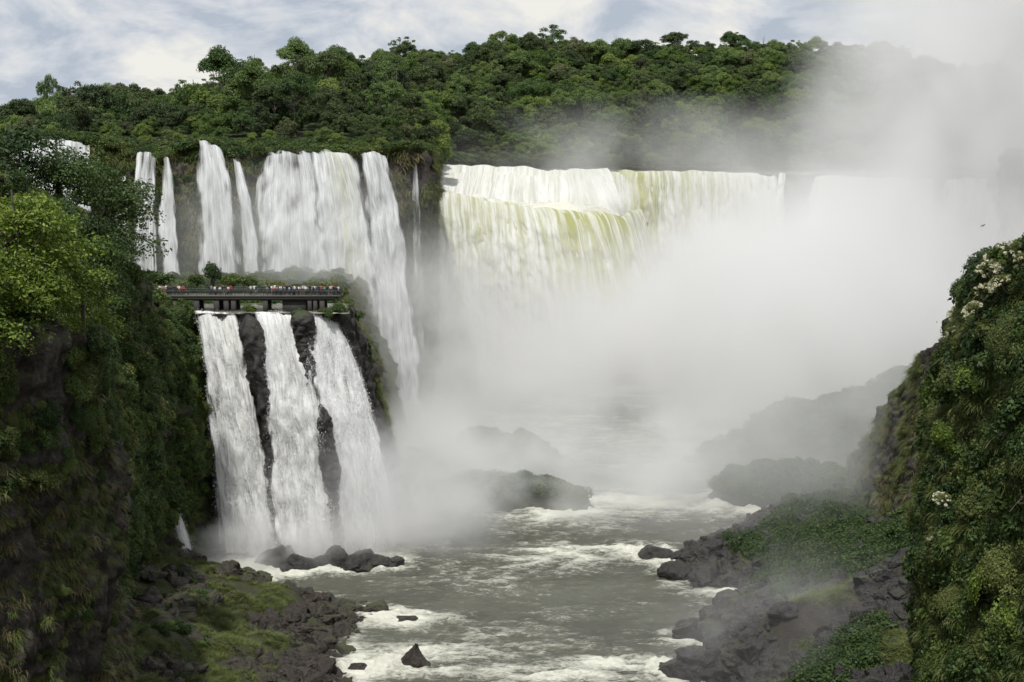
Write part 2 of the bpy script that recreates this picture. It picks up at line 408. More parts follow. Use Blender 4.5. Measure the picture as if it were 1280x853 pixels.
# ------------------------------------------------------------------ plant builders
def leaf_quads(c, nrm, size, rng, aspect=0.55, fold=0.25):
    """Diamond leaves, two triangles folded along the midrib. c, nrm (n,3)."""
    n = len(c); nrm = nrm / (np.linalg.norm(nrm, axis=1, keepdims=True) + 1e-9)
    t = rng.normal(size=(n, 3)); t -= nrm * (t * nrm).sum(1, keepdims=True); t /= np.linalg.norm(t, axis=1, keepdims=True) + 1e-9
    b = np.cross(nrm, t); s = (size * rng.uniform(0.6, 1.3, n))[:, None]
    v = np.stack([c - t * s * 0.5, c + b * s * aspect * 0.5 + nrm * s * fold * 0.3, c + t * s * 0.5 - nrm * s * fold * 0.3, c - b * s * aspect * 0.5 + nrm * s * fold * 0.3], 1).reshape(-1, 3)
    i = np.arange(n)[:, None] * 4
    return v, i + np.array([[0, 1, 2, 3]])
def sphere_pts(n, rng):
    d = rng.normal(size=(n, 3)); return d / np.linalg.norm(d, axis=1, keepdims=True)
def clump_leaves(centres, radii, per, size, rng, flat=0.75, up=0.5, shell=0.45, aspect=0.55):
    cs, ns = [], []
    for c, r in zip(centres, radii):
        k = max(8, int(per * r * r)) if per > 0 else -per
        d = sphere_pts(k, rng); d[:, 2] = np.where(d[:, 2] < -0.35, -d[:, 2], d[:, 2])
        rr = r * (1 - shell * rng.random(k) ** 1.7)
        wob = 1 + 0.28 * fbm(d * 2.2 + c * 0.7, 2)
        p = d * (rr * wob)[:, None]; p[:, 2] *= flat
        cs.append(c + p); ns.append(d * 0.8 + np.array([0, 0, up]) + rng.normal(size=(k, 3)) * 0.45)
    return leaf_quads(np.concatenate(cs), np.concatenate(ns), size, rng, aspect)
def tube_mesh(paths, sides=6):
    """paths: list of (points (n,3), radii (n))."""
    V, F, base = [], [], 0
    for pts, rad in paths:
        pts = np.asarray(pts, float); n = len(pts)
        for k in range(n):
            d = pts[min(k + 1, n - 1)] - pts[max(k - 1, 0)]; d /= np.linalg.norm(d) + 1e-9
            a = np.cross(d, [0.3, 0.9, 0.1]); a /= np.linalg.norm(a) + 1e-9; b = np.cross(d, a)
            th = np.linspace(0, 2 * np.pi, sides, endpoint=False)
            V.append(pts[k] + rad[k] * (np.cos(th)[:, None] * a + np.sin(th)[:, None] * b))
        for k in range(n - 1):
            for s in range(sides):
                F.append([base + k * sides + s, base + k * sides + (s + 1) % sides, base + (k + 1) * sides + (s + 1) % sides, base + (k + 1) * sides + s])
        base += n * sides
    return np.concatenate(V), np.array(F)
def make_tree(rng, H, Rc, crown_h, nclump, leaf, per, leafmat, trunk_r=0.3, spread=1.0, lean=0.0, style='round', cl=(0.27, 0.48)):
    """Returns (trunk mesh, crown mesh); base at the origin."""
    cs, rs = [], []
    for k in range(nclump):
        th = rng.uniform(0, 2 * np.pi); q = math.sqrt(rng.random()) * 0.92
        if style == 'umbrella':
            z = H - crown_h * (0.25 + 0.5 * q * q) + rng.uniform(-0.1, 0.1) * crown_h
        elif style == 'column':
            zz = rng.random(); z = H - crown_h * zz; q *= 0.45 + 0.6 * math.sin(math.pi * min(1, zz + 0.15))
        else:
            z = H - crown_h * (0.18 + 0.62 * rng.random() * (0.4 + q)) - 0.25 * crown_h * q * q
        r = Rc * rng.uniform(*cl)
        cs.append([math.cos(th) * Rc * q * spread + lean * z, math.sin(th) * Rc * q * spread, z - r * 0.5]); rs.append(r)
    cs, rs = np.array(cs), np.array(rs)
    V, F = clump_leaves(cs, rs, per, leaf, rng)
    crown = mesh_np('crown', V, F, leafmat)
    paths = [(np.array([[0, 0, -1.5], [0.05 * H * rng.normal() * 0.3, 0.02 * H * rng.normal(), H * 0.4], [lean * H * 0.8, 0, H * 0.85]]), [trunk_r, trunk_r * 0.75, trunk_r * 0.3])]
    for k in rng.choice(len(cs), min(len(cs), 9), replace=False):
        c = cs[k]; z0 = H * rng.uniform(0.35, 0.6); s = np.array([lean * z0 * 0.8, 0, z0]); m = s * 0.45 + c * 0.55 + np.array([0, 0, -0.06 * H])
        paths.append((np.array([s, m, c]), [trunk_r * 0.5, trunk_r * 0.33, trunk_r * 0.14]))
    V, F = tube_mesh(paths, 5)
    return mesh_np('trunk', V, F, M['bark'], True), crown
def make_shrub(rng, rad, nclump, leaf, per, mat, flat=0.75, name='shrub'):
    cs = sphere_pts(nclump, rng) * rad * 0.72 * rng.uniform(0.25, 1, (nclump, 1)); cs[:, 2] = np.abs(cs[:, 2]) * 0.8 + rad * 0.12
    V, F = clump_leaves(cs, rad * rng.uniform(0.28, 0.5, nclump), per, leaf, rng, flat)
    paths = []
    for c in cs[:10]:
        paths.append((np.array([[0, 0, -0.3 * rad], c * 0.5, c]), [0.04 * rad, 0.025 * rad, 0.01 * rad]))
    tv, tf = tube_mesh(paths, 4)
    me = mesh_np(name, np.concatenate([V, tv]), np.concatenate([F, tf + len(V)]), mat)
    me.materials.append(M['bark'])
    mi = np.zeros(len(F) + len(tf), np.int32); mi[len(F):] = 1; me.polygons.foreach_set('material_index', mi)
    return me
def make_grass(rng, n, length, width, mat, droop=1.0, name='grass_tuft'):
    """A tuft of arching blades hanging out of the origin along +Y (outward), drooping to -Z."""
    V, F = [], []; seg = 4
    for k in range(n):
        a = rng.uniform(-1.2, 1.2); L_ = length * rng.uniform(0.5, 1.2); up = rng.uniform(0.2, 0.9)
        d = np.array([math.sin(a), math.cos(a) * 0.8, up]); d /= np.linalg.norm(d)
        p = rng.normal(size=3) * np.array([0.35, 0.12, 0.2]) * length; side = np.cross(d, [0, 0, 1]); side /= np.linalg.norm(side) + 1e-9
        b0 = len(V) 
        for s in range(seg + 1):
            w = width * (1 - s / seg * 0.85) * 0.5
            V.append(p + side * w); V.append(p - side * w)
            d = d + np.array([0, 0, -0.42 * droop]); d /= np.linalg.norm(d); p = p + d * L_ / seg
        for s in range(seg):
            i = b0 + s * 2; F.append([i, i + 1, i + 3, i + 2])
    return mesh_np(name, np.array(V), np.array(F), mat)
def rock_mesh(rng, mat, sub=3, name='boulder'):
    """Angular boulder: an icosphere cut by random planes, roughened."""
    import bmesh
    bm = bmesh.new(); bmesh.ops.create_icosphere(bm, subdivisions=sub, radius=1.0)
    P = np.array([v.co for v in bm.verts]); off = rng.uniform(0, 50, 3)
    for k in range(17):
        d = sphere_pts(1, rng)[0]; h = rng.uniform(0.48, 0.82); q = P @ d; P = P - np.maximum(q - h, 0)[:, None] * d * 0.92
    r = 1 + 0.16 * fbm(P * 1.2 + off, 3) + 0.07 * fbm(P * 3.6 + off, 4, 0.6) + 0.05 * cells(P * 2.6 + off); P = P * r[:, None]
    P *= np.array([rng.uniform(0.85, 1.25), rng.uniform(0.8, 1.1), rng.uniform(0.6, 0.95)])
    for v, p in zip(bm.verts, P): v.co = p
    me = bpy.data.meshes.new(name); bm.to_mesh(me); bm.free(); me.materials.append(mat)
    return me

# ------------------------------------------------------------------ placing
def orient(n, rng, upmix):
    """Rotation whose local Z leans from the surface normal to world up, with a random turn."""
    z = Vector(n) * (1 - upmix) + Vector((0, 0, upmix)); z.normalize()
    return (z.to_track_quat('Z', 'Y').to_matrix() @ Matrix.Rotation(rng.uniform(0, 6.283), 3, 'Z')).to_euler()
def orient_hang(n, rng):
    """Local Y along the surface's outward direction, Z up."""
    a = math.atan2(n[1], n[0]) - math.pi / 2 + rng.normal() * 0.25
    return Euler((rng.normal() * 0.15, 0, a))
def place_things(name, protos, pts, rots, scl, idx, labels, cat, group, mats=None):
    for k in range(len(pts)):
        o = bpy.data.objects.new(name, protos[idx[k]]); COL.objects.link(o)
        o.location = pts[k]; o.rotation_euler = rots[k]; o.scale = scl[k] if np.ndim(scl[k]) else (scl[k],) * 3
        tag(o, labels[k] if isinstance(labels, list) else labels, cat, group)
_gn = {}
def stuff_instances(name, protos, pts, rots, scl, idx, label, cat):
    """One object: the protos instanced on points (uncountable ground cover)."""
    col = bpy.data.collections.new(name + '_kinds')
    for k, me in enumerate(protos):
        col.objects.link(bpy.data.objects.new('%s_kind_%02d' % (name, k), me))
    pts = np.asarray(pts, np.float32)
    me = bpy.data.meshes.new(name); me.vertices.add(len(pts)); me.vertices.foreach_set('co', pts.ravel())
    a = me.attributes.new('rot', 'FLOAT_VECTOR', 'POINT'); a.data.foreach_set('vector', np.array([tuple(r) for r in rots], np.float32).ravel())
    s3 = np.array([(s,) * 3 if np.ndim(s) == 0 else tuple(s) for s in scl], np.float32)
    a = me.attributes.new('scl', 'FLOAT_VECTOR', 'POINT'); a.data.foreach_set('vector', s3.ravel())
    a = me.attributes.new('idx', 'INT', 'POINT'); a.data.foreach_set('value', np.asarray(idx, np.int32))
    o = obj(name, me); tag(o, label, cat, kind='stuff')
    ng = bpy.data.node_groups.new(name + '_nodes', 'GeometryNodeTree')
    ng.interface.new_socket('Geometry', in_out='INPUT', socket_type='NodeSocketGeometry')
    ng.interface.new_socket('Geometry', in_out='OUTPUT', socket_type='NodeSocketGeometry')
    N, L = ng.nodes, ng.links
    gi, go = N.new('NodeGroupInput'), N.new('NodeGroupOutput')
    ci = N.new('GeometryNodeCollectionInfo'); ci.inputs['Collection'].default_value = col; ci.inputs['Separate Children'].default_value = True
    ip = N.new('GeometryNodeInstanceOnPoints'); ip.inputs['Pick Instance'].default_value = True
    def na(n, t):
        x = N.new('GeometryNodeInputNamedAttribute'); x.data_type = t; x.inputs['Name'].default_value = n
        return [s for s in x.outputs if s.enabled and s.name == 'Attribute'][0]
    L.new(gi.outputs[0], ip.inputs['Points']); L.new(ci.outputs[0], ip.inputs['Instance'])
    L.new(na('idx', 'INT'), ip.inputs['Instance Index']); L.new(na('rot', 'FLOAT_VECTOR'), ip.inputs['Rotation']); L.new(na('scl', 'FLOAT_VECTOR'), ip.inputs['Scale'])
    L.new(ip.outputs[0], go.inputs[0])
    md = o.modifiers.new('instances', 'NODES'); md.node_group = ng
    return o
def ordinal(n):
    return '%d%s' % (n, 'th' if 10 <= n % 100 <= 20 else {1: 'st', 2: 'nd', 3: 'rd'}.get(n % 10, 'th'))

# ================================================================== THE SETTING
def W(px, D, z): return np.array([at(px, 205, D)[0], D, z])

g = np.array([[[-3500, -1500, -75], [-3500, 4500, -75]], [[3500, -1500, -75], [3500, 4500, -75]]], float)
sheet('ground', g, M['talus'], False)

# ---- far hill under the forest
SKY_PX = [-400, 0, 60, 150, 200, 250, 310, 340, 400, 430, 500, 560, 610, 640, 690, 720, 790, 850, 900, 960, 1050, 1110, 1180, 1280, 1700]
SKY_PY = [200, 170, 146, 128, 116, 106, 90, 92, 80, 74, 60, 58, 46, 44, 40, 46, 52, 44, 45, 46, 53, 58, 72, 76, 90]
def hill_y0(px): return np.interp(px, [0, 300, 480, 540, 560, 1280], [338, 338, 348, 430, 505, 515])
def hill_y1(px): return np.interp(px, [0, 300, 650, 1280], [560, 640, 800, 820])
def hill_z(x, y):
    px = CX + FPX * x / y
    y0, y1 = hill_y0(px), hill_y1(px)
    py = np.interp(px, SKY_PX, SKY_PY)
    zr = y1 * np.tan(np.arctan((CY - py) / FPX) - PITCH) - 12.5
    z0 = np.interp(px, [0, 300, 480, 540, 560], [4.5, 4.0, 3.0, 1.0, -1.0])
    t = (y - y0) / (y1 - y0)
    z = z0 + (zr - z0) * np.clip(t, 0, 1) ** 0.95
    z = np.where(t > 1, zr - (t - 1) * 18, z)
    p = np.stack([x, y, np.zeros_like(x)], -1)
    z = z + np.clip(t * 4, 0, 1) * (3.5 * fbm(p * 0.012, 3) + 1.0 * fbm(p * 0.05, 2))
    return np.where(t < 0, z0 - 0.2, z)
us = np.linspace(-0.75, 0.75, 260); tt = np.linspace(0, 1, 200) ** 1.4
px_ = CX + FPX * us; y0_ = hill_y0(px_) - 8
Y = y0_[:, None] + tt[None] * (2600 - y0_[:, None]); X = us[:, None] * Y
sheet('hill', np.stack([X, Y, hill_z(X, Y)], -1), M['forest_floor'])

# ---- upper left cliff that carries the curtain of left falls and the dark buttress
top = [(-160, 150, 270), (-80, 168, 283), (20, 172, 290), (110, 178, 296), (165, 196, 302), (205, 199, 304), (228, 188, 306), (250, 178, 307), (285, 196, 309), (310, 193, 311), (335, 192, 314),
       (400, 192, 318), (470, 193, 322), (488, 187, 323), (520, 186, 326), (536, 190, 330), (537, 203, 375), (537, 214, 450)]
bot = [(-160, 356, 258), (-80, 355, 268), (20, 354, 274), (110, 352, 279), (165, 351, 284), (205, 351, 288), (228, 351, 290), (250, 351, 292), (285, 351, 294), (310, 352, 296), (335, 353, 299),
       (400, 400, 303), (470, 545, 309), (490, 553, 312), (518, 553, 316), (533, 545, 325), (534, 500, 375), (536, 468, 450)]
upper_cliff = loft('upper_left_cliff', [at(*p) for p in top], [at(*p) for p in bot], 420, 90, M['cliff'], 0.75, 1.0)
# grassy bank joining that cliff's top to the forest hill
T = resample([at(*p) for p in top[:16]], 240)
bank = np.stack([T + (np.array([0, 1, 0]) * d)[None] * 1.0 for d in np.linspace(-1.0, 40, 14)], 1)
for k in range(14):
    f = k / 13; yy = bank[:, k, 1]
    zt = np.maximum(hill_z(bank[:, k, 0], yy), T[:, 2] - 0.4)
    bank[:, k, 2] = T[:, 2] * (1 - sstep(0, 1, f)) + zt * sstep(0, 1, f) + 0.5 * fbm(bank[:, k] * 0.2, 2)
bank_s = sheet('grassy_bank', bank, M['talus'])

# ---- middle terrace: the walkway stands on it, the near falls leave it
lip = [(226, 230), (265, 229), (300, 228), (345, 228.5), (385, 229), (415, 231), (429, 236), (424, 246), (423, 258), (428, 275), (440, 300)]
foot = [(272, 226), (318, 223.5), (350, 222.5), (395, 222.5), (435, 224), (470, 227), (500, 233), (503, 246), (501, 260), (506, 280), (514, 302)]
LIPZ = -25.0
headland = loft('terrace_cliff', [W(a, b, LIPZ - 0.3) for a, b in lip], [W(a, b, R - 3) for a, b in foot], 420, 120, M['wet_rock'], 0.75, 1.0, pw=0.85)
nx, ny = 160, 110
D_ = np.linspace(227.0, 312, ny); rpx = np.interp(D_, [b for a, b in lip[4:]], [a for a, b in lip[4:]]) - 1
P = np.zeros((nx, ny, 3))
for j in range(ny):
    x0, x1 = at(40, 205, D_[j])[0], at(rpx[j], 205, D_[j])[0]
    P[:, j, 0] = np.linspace(x0, x1, nx); P[:, j, 1] = D_[j]
P[..., 2] = LIPZ - 0.5 + 0.9 * fbm(P * 0.18, 4) + sstep(240, 290, P[..., 1]) * 1.2 - 1.2 * sstep(3.5, 0, P[..., 1] - 227)
terrace = sheet('terrace', P, M['cliff_moss'])
# shallow stream over the terrace lip
nx, ny = 150, 40
D_ = np.linspace(227.3, 244, ny); P = np.zeros((nx, ny, 3))
for j in range(ny):
    P[:, j, 0] = np.linspace(at(238, 205, D_[j])[0], at(434, 205, D_[j])[0], nx); P[:, j, 1] = D_[j]
P[..., 2] = LIPZ + 0.05 + 0.16 * fbm(P * 0.8, 3)
so, SP, _ = sheet('stream', P, M['river_top'])
a = so.data.attributes.new('foam', 'FLOAT', 'POINT'); a.data.foreach_set('value', (0.18 + 0.35 * sstep(232, 228, SP[..., 1]) + 0.3 * fbm(SP * 0.3, 2)).astype(np.float32).ravel())

# ---- left slope beside the near falls, overgrown
top = [(-260, 150, 120), (-120, 190, 140), (0, 235, 158), (60, 262, 172), (110, 300, 186), (150, 338, 202), (190, 372, 220), (228, 388, 230), (246, 392, 233)]
bot = [(-260, 900, 108), (-120, 900, 120), (40, 860, 135), (110, 790, 152), (150, 748, 168), (178, 705, 192), (205, 690, 208), (242, 684, 219), (290, 678, 226)]
slope = loft('left_slope', [at(*p) for p in top], [at(*p) for p in bot], 330, 170, M['cliff_moss'], 1.15, 0.9, bulge=1.5)
# flat top behind the slope's rim
T = resample([at(*p) for p in top], 120)
back = T + np.array([-46.0, 26, 4.0])
P = np.stack([T * (1 - f) + back * f + np.array([0, 0, -0.8]) for f in np.linspace(0, 1, 20)], 1); P[..., 2] += 1.2 * fbm(P * 0.08, 3)
slope_top = sheet('left_slope_top', P, M['forest_floor'])

# ---- talus and boulder shore below it
outer = [(210, 692), (250, 713), (300, 731), (350, 738), (420, 746), (478, 758), (462, 776), (444, 800), (450, 830), (456, 860), (462, 960), (470, 1150)]
inner = [(203, 676, 209), (195, 672, 207), (188, 676, 203), (178, 690, 196), (165, 705, 190), (150, 725, 180), (132, 745, 170), (110, 770, 160), (85, 800, 148), (55, 840, 135), (20, 900, 122), (-20, 1000, 105)]
O = [on_z(*p) + np.array([0, 0, -1.2]) for p in outer]; I = [at(*p) for p in inner]
O, I = resample(O, 200), resample(I, 200)
s = np.linspace(0, 1, 110)[None, :, None]
P = I[:, None] * (1 - s) + O[:, None] * s
P[..., 2] += 1.6 * fbm(P * 0.13, 4) * (1 - 0.4 * s[..., 0]) + 1.2 * np.sin(np.pi * s[..., 0])
talus = sheet('left_shore', P, M['talus'])

# ---- near left cliff, hung with grass
top = [(-420, 300, 70), (-150, 350, 90), (-30, 395, 98), (40, 405, 103), (95, 425, 108), (124, 452, 114), (126, 450, 124), (90, 410, 138), (0, 360, 150)]
TP = [at(*p) for p in top]
cent = np.array([-60.0, 120, 0])
BP = []
for k, t in enumerate(TP):
    b = t.copy(); b[2] = R - 4
    b[0] += 0.6; BP.append(b)
near_cliff = loft('near_left_cliff', TP, BP, 300, 170, M['cliff'], 0.75, 1.25)
T = resample(TP, 90); back = T + np.array([-34.0, 22, 10.0])
P = np.stack([T * (1 - f) + back * f + np.array([0, 0, -0.5]) for f in np.linspace(0, 1, 14)], 1); P[..., 2] += 0.8 * fbm(P * 0.1, 3)
near_top = sheet('near_left_cliff_top', P, M['forest_floor'])

# ---- far cliff ring of the big falls
top = [(500, 214, 470), (540, 211, 474), (620, 212, 480), (700, 213, 484), (800, 216, 486), (900, 218, 486), (985, 219, 484), (1060, 221, 476), (1150, 223, 460), (1240, 224, 430), (1262, 215, 400), (1262, 202, 380), (1320, 196, 372), (1500, 190, 360)]
TPf = [at(*p) for p in top]
BPf = [np.array([t[0] * (0.985 if k < 10 else 0.99), t[1] - 14, R - 3]) for k, t in enumerate(TPf)]
far_cliff = loft('far_cliff', TPf, BPf, 380, 70, M['wet_rock'], 1.0, 0.8)
# shelf under the lower tier of the big falls
shelf_lip = [(500, 236, 424), (540, 240, 428), (600, 248, 432), (650, 257, 432), (700, 262, 430), (745, 268, 434), (775, 268, 446), (800, 262, 468), (812, 250, 482)]
TS = [at(*p) for p in shelf_lip]
BS = [np.array([t[0] + 6, t[1] - 18, R - 3]) for t in TS]
loft('far_shelf_cliff', [t + np.array([0, 2, -1.5]) for t in TS], [b + np.array([0, 3, 0]) for b in BS], 120, 50, M['wet_rock'], 0.7, 0.8)
# white rapids on that shelf, between the upper lip and the crest
A_ = resample([t + np.array([0, 0.6, -0.8]) for t in TS[:7]], 140); B_ = resample([np.array([t[0], t[1] - 1.0, t[2] - 3.2]) for t in TPf[0:4]] + [np.array([at(765, 216, 480)[0], 478, TPf[4][2] - 4.0])], 140)
P = np.stack([A_ * (1 - f) + B_ * f for f in np.linspace(0, 1, 40)], 1); P[..., 2] += (0.8 * fbm(P * 0.14, 3) + 0.6 * ridge(P * np.array([0.10, 0.22, 0.1]), 2)) * np.sin(np.pi * np.linspace(0, 1, 40))[None]
so_, SPs, _ = sheet('shelf_rapids', P, M['river_top'])
a = so_.data.attributes.new('foam', 'FLOAT', 'POINT'); a.data.foreach_set('value', (0.95 + 0.2 * fbm(SPs * 0.1, 2)).astype(np.float32).ravel())
# river above the big falls
P = np.zeros((120, 30, 3)); TT = resample(TPf[:11], 120)
for j in range(30):
    f = j / 29; P[:, j] = TT + np.array([0, 1, 0]) * f * 60
P[..., 2] = TT[:, None, 2] + 0.1 + 0.25 * fbm(P * 0.3, 3) + np.linspace(0, 1, 30)[None] * (-0.9 - TT[:, None, 2])
uo, UP, _ = sheet('upper_river', P, M['river_top'])
a = uo.data.attributes.new('foam', 'FLOAT', 'POINT'); a.data.foreach_set('value', (0.30 + 0.25 * fbm(UP * np.array([0.08, 0.2, 0.1]), 3)).astype(np.float32).ravel())
# right-hand far bank top (behind the mist)
T = resample(TPf[9:], 60)
P = np.stack([T + np.array([0.35, 0.95, 0]) * d + np.array([0, 0, min(d, 30) * 0.06]) for d in np.linspace(0, 120, 10)], 1); P[..., 2] += 0.7 * fbm(P * 0.1, 2)
far_bank = sheet('far_right_bank', P, M['cliff_moss'])

# ---- right shore
outer = [(1010, 628), (965, 641), (935, 652), (880, 690), (835, 712), (850, 722), (930, 742), (895, 768), (850, 790), (890, 815), (835, 842), (905, 862), (900, 930), (880, 1100)]
inner = [(1070, 600, 262), (1075, 606, 250), (1082, 622, 240), (1090, 640, 226), (1098, 650, 216), (1110, 655, 206), (1120, 660, 198), (1130, 665, 190), (1140, 675, 180), (1150, 690, 172), (1165, 710, 160), (1185, 750, 150), (1215, 800, 138), (1250, 900, 115)]
O = resample([on_z(*p) + np.array([0, 0, -1.2]) for p in outer], 260); I = resample([at(*p) for p in inner], 260)
s = np.linspace(0, 1, 120)[None, :, None]
P = O[:, None] * (1 - s) + I[:, None] * s
P[..., 2] += (1.9 * fbm(P * 0.11, 4) + 0.7 * ridge(P * 0.16, 2)) * (0.35 + 0.65 * s[..., 0]) + 2.2 * np.sin(np.pi * s[..., 0] ** 0.7)
right_shore = sheet('right_shore', P, M['talus'])
# ---- right cliffs
top = [(1078, 575, 262), (1084, 560, 250), (1100, 525, 240), (1122, 492, 228), (1150, 458, 214), (1178, 425, 200), (1230, 380, 185), (1330, 330, 165), (1500, 260, 150)]
bot = [(1070, 640, 262), (1074, 650, 247), (1080, 662, 234), (1086, 670, 222), (1100, 676, 208), (1128, 690, 194), (1170, 730, 176), (1260, 800, 155), (1420, 900, 138)]
right_cliff = loft('right_cliff', [at(*p) for p in bot], [at(*p) for p in top], 200, 110, M['cliff'], 0.8, 1.1)
T = resample([at(*p) for p in top], 80)
P = np.stack([T + np.array([0.9, 0.45, 0.25]) * d for d in np.linspace(-0.5, 45, 14)], 1); P[..., 2] += 0.8 * fbm(P * 0.1, 3)
right_cliff_top = sheet('right_cliff_top', P, M['forest_floor'])
# near right slope that carries the flowering shrubs
top = [(1196, 480, 132), (1206, 424, 124), (1228, 380, 116), (1254, 345, 110), (1292, 316, 104), (1360, 292, 98), (1500, 275, 90)]
bot = [(1168, 930, 128), (1172, 960, 116), (1172, 980, 106), (1190, 1000, 98), (1230, 1050, 92), (1300, 1100, 86), (1430, 1150, 78)]
near_right = loft('near_right_slope', [at(*p) for p in bot], [at(*p) for p in top], 160, 190, M['cliff_moss'], 0.75, 0.9, bulge=0.8)

# ---- islands and low rock banks in the mist: mounds given as (px, base py, height m, radius x m, radius y m)
def mound(name, bumps, mat, n=80, amp=0.9):
    B = [(on_z(px, py), h, rx, ry) for px, py, h, rx, ry in bumps]
    lo = np.min([b[0][:2] - np.array([b[2], b[3]]) * 1.3 for b in B], 0); hi = np.max([b[0][:2] + np.array([b[2], b[3]]) * 1.3 for b in B], 0)
    gx, gy = np.meshgrid(np.linspace(lo[0], hi[0], n), np.linspace(lo[1], hi[1], n), indexing='ij')
    z = np.full_like(gx, -2.0); P0 = np.stack([gx, gy, gx * 0], -1)
    for c, h, rx, ry in B:
        r = np.sqrt(((gx - c[0]) / rx) ** 2 + ((gy - c[1]) / ry) ** 2) + 0.22 * fbm(P0 * 0.16 + c[0], 3); r = np.maximum(r, 0)
        z = np.maximum(z, (h + 2) * np.clip(1 - r ** 2.2, 0, 1) ** 0.6 - 2)
    P0[..., 2] = R + z + amp * fbm(P0 * 0.3, 3) * (z > -1.9) + 0.4 * amp * ridge(P0 * 0.5, 2) * (z > -1.9)
    return sheet(name, P0, mat, False)
isl_right = mound('rock_island', [(985, 628, 6.6, 13, 6), (925, 626, 4.2, 6, 4.5), (1040, 630, 5.0, 9, 6), (1075, 632, 3.6, 8, 5)], M['cliff_moss'])
isl_left = mound('misty_rock_bank', [(515, 615, 7.0, 7, 6), (600, 628, 4.0, 10, 6), (660, 632, 4.0, 9, 5), (708, 636, 2.4, 6, 4)], M['cliff_moss'])
isl_back = mound('misty_back_island', [(602, 585, 7.0, 7, 6), (648, 588, 6.4, 7, 6), (560, 590, 4.0, 9, 6)], M['cliff_moss'])
head_right = mound('misty_headland', [(1005, 568, 10.5, 14, 10), (950, 572, 5.5, 11, 8), (1080, 570, 13.0, 17, 12), (1150, 572, 19.0, 20, 14), (905, 578, 3.0, 9, 6)], M['cliff_moss'])

# ---- lower river
ny, nx = 620, 430
Dy = 118 + (500 - 118) * (np.linspace(0, 1, ny) ** 1.7)
xl = np.interp(Dy, [118, 170, 205, 235, 300, 420, 500], [-34, -52, -75, -62, -60, -60, -60]); xr = np.interp(Dy, [118, 170, 205, 240, 300, 420, 500], [32, 46, 52, 75, 130, 170, 170])
sx = np.linspace(0, 1, nx)
P = np.zeros((nx, ny, 3)); P[..., 0] = xl[None] + (xr - xl)[None] * sx[:, None]; P[..., 1] = Dy[None]
Q = P.copy(); Q[..., 2] = 0
rp, rq = proj(P + np.array([0, 0, R]))
rap = np.zeros_like(rp)
for (cx_, cy_, rx, ry, w) in [(840, 632, 120, 16, 0.62), (760, 628, 60, 12, 0.45), (900, 622, 60, 12, 0.45), (720, 692, 90, 11, 0.42), (650, 700, 120, 22, 0.30), (560, 715, 60, 14, 0.22), (620, 725, 60, 14, 0.25), (780, 688, 60, 10, 0.5),
                              (520, 778, 80, 12, 0.36), (590, 795, 70, 14, 0.26), (560, 815, 110, 14, 0.38), (470, 835, 60, 16, 0.55), (620, 842, 140, 10, 0.36), (780, 832, 80, 10, 0.62), (700, 848, 90, 12, 0.5),
                              (300, 712, 80, 16, 0.75), (420, 690, 120, 16, 0.6), (900, 742, 40, 5, 0.5), (930, 640, 50, 8, 0.4), (860, 700, 50, 8, 0.25), (700, 660, 160, 16, 0.14)]:
    rap = np.maximum(rap, w * np.exp(-(((rp - cx_) / rx) ** 2 + ((rq - cy_) / ry) ** 2)))
flow = np.array([0.16, 0.22, 1.0])
warp = np.stack([fbm(Q * 0.05, 2), fbm(Q * 0.05 + 40, 2), 0 * Q[..., 0]], -1) * 4
w1 = ridge((Q + warp) * np.array([0.11, 0.20, 1]), 3); w2 = fbm((Q + warp) * np.array([0.45, 0.75, 1]), 3); w3 = fbm(Q * np.array([0.05, 0.09, 1]) + 7, 3)
hgt = (0.16 + 0.9 * rap) * w1 * 0.75 + (0.10 + 0.38 * rap) * w2 + 0.25 * w3
# standing wave around the lone boulder and the lower left break
P[..., 2] = R + hgt
foam = 0.10 + rap * (0.85 + 0.55 * w1) + 0.16 * np.clip(w1 - 0.15, 0, 1) + 0.22 * w3 + 0.10 * w2
foam += 0.30 * sstep(262, 300, P[..., 1])
for (bx, by, bw) in [(519, 830, 42), (448, 838, 26), (508, 776, 34), (474, 764, 30), (343, 708, 48), (372, 712, 50), (424, 708, 40), (450, 709, 50), (494, 708, 26), (820, 697, 52), (848, 722, 54), (860, 797, 48), (848, 844, 54), (830, 836, 18), (920, 760, 60), (985, 628, 120), (925, 626, 60), (660, 636, 120), (708, 638, 60)]:
    c_ = on_z(bx, by); r_ = bw / FPX * c_[1] * 0.5; dd_ = np.sqrt(((P[..., 0] - c_[0]) / (r_ + 1.2)) ** 2 + ((P[..., 1] - c_[1] + 0.4) / (r_ + 1.6)) ** 2)
    foam += 0.40 * np.exp(-np.clip(dd_ - 0.75, 0, 9) ** 2 * 5.0) * (0.7 + 0.5 * w2) ; P[..., 2] += 0.25 * np.exp(-(dd_ - 1) ** 2 * 6) * (0.6 + w2)
    tail = np.exp(-((P[..., 0] - c_[0] + 0.12 * (P[..., 1] - c_[1])) / (r_ * 0.9)) ** 2) * sstep(0, 1.5, c_[1] - P[..., 1]) * np.exp(-np.clip(c_[1] - P[..., 1], 0, 99) / 6.0)
    foam += 0.22 * tail
for line in ([(210, 692), (250, 713), (300, 731), (350, 738), (420, 746), (478, 758), (462, 776), (444, 800), (450, 830), (456, 860)], [(1010, 628), (965, 641), (935, 652), (880, 690), (835, 712), (850, 722), (930, 742), (895, 768), (850, 790), (890, 815), (835, 842), (905, 862)]):
    ln = resample([on_z(*q_) for q_ in line], 90); dm = np.full(P.shape[:2], 1e9)
    for q_ in ln: dm = np.minimum(dm, (P[..., 0] - q_[0]) ** 2 + (P[..., 1] - q_[1]) ** 2)
    foam += 0.24 * np.exp(-np.sqrt(dm) / 1.4) * (0.8 + 0.8 * w1)
ro, RP, _ = sheet('river', P, M['river'])
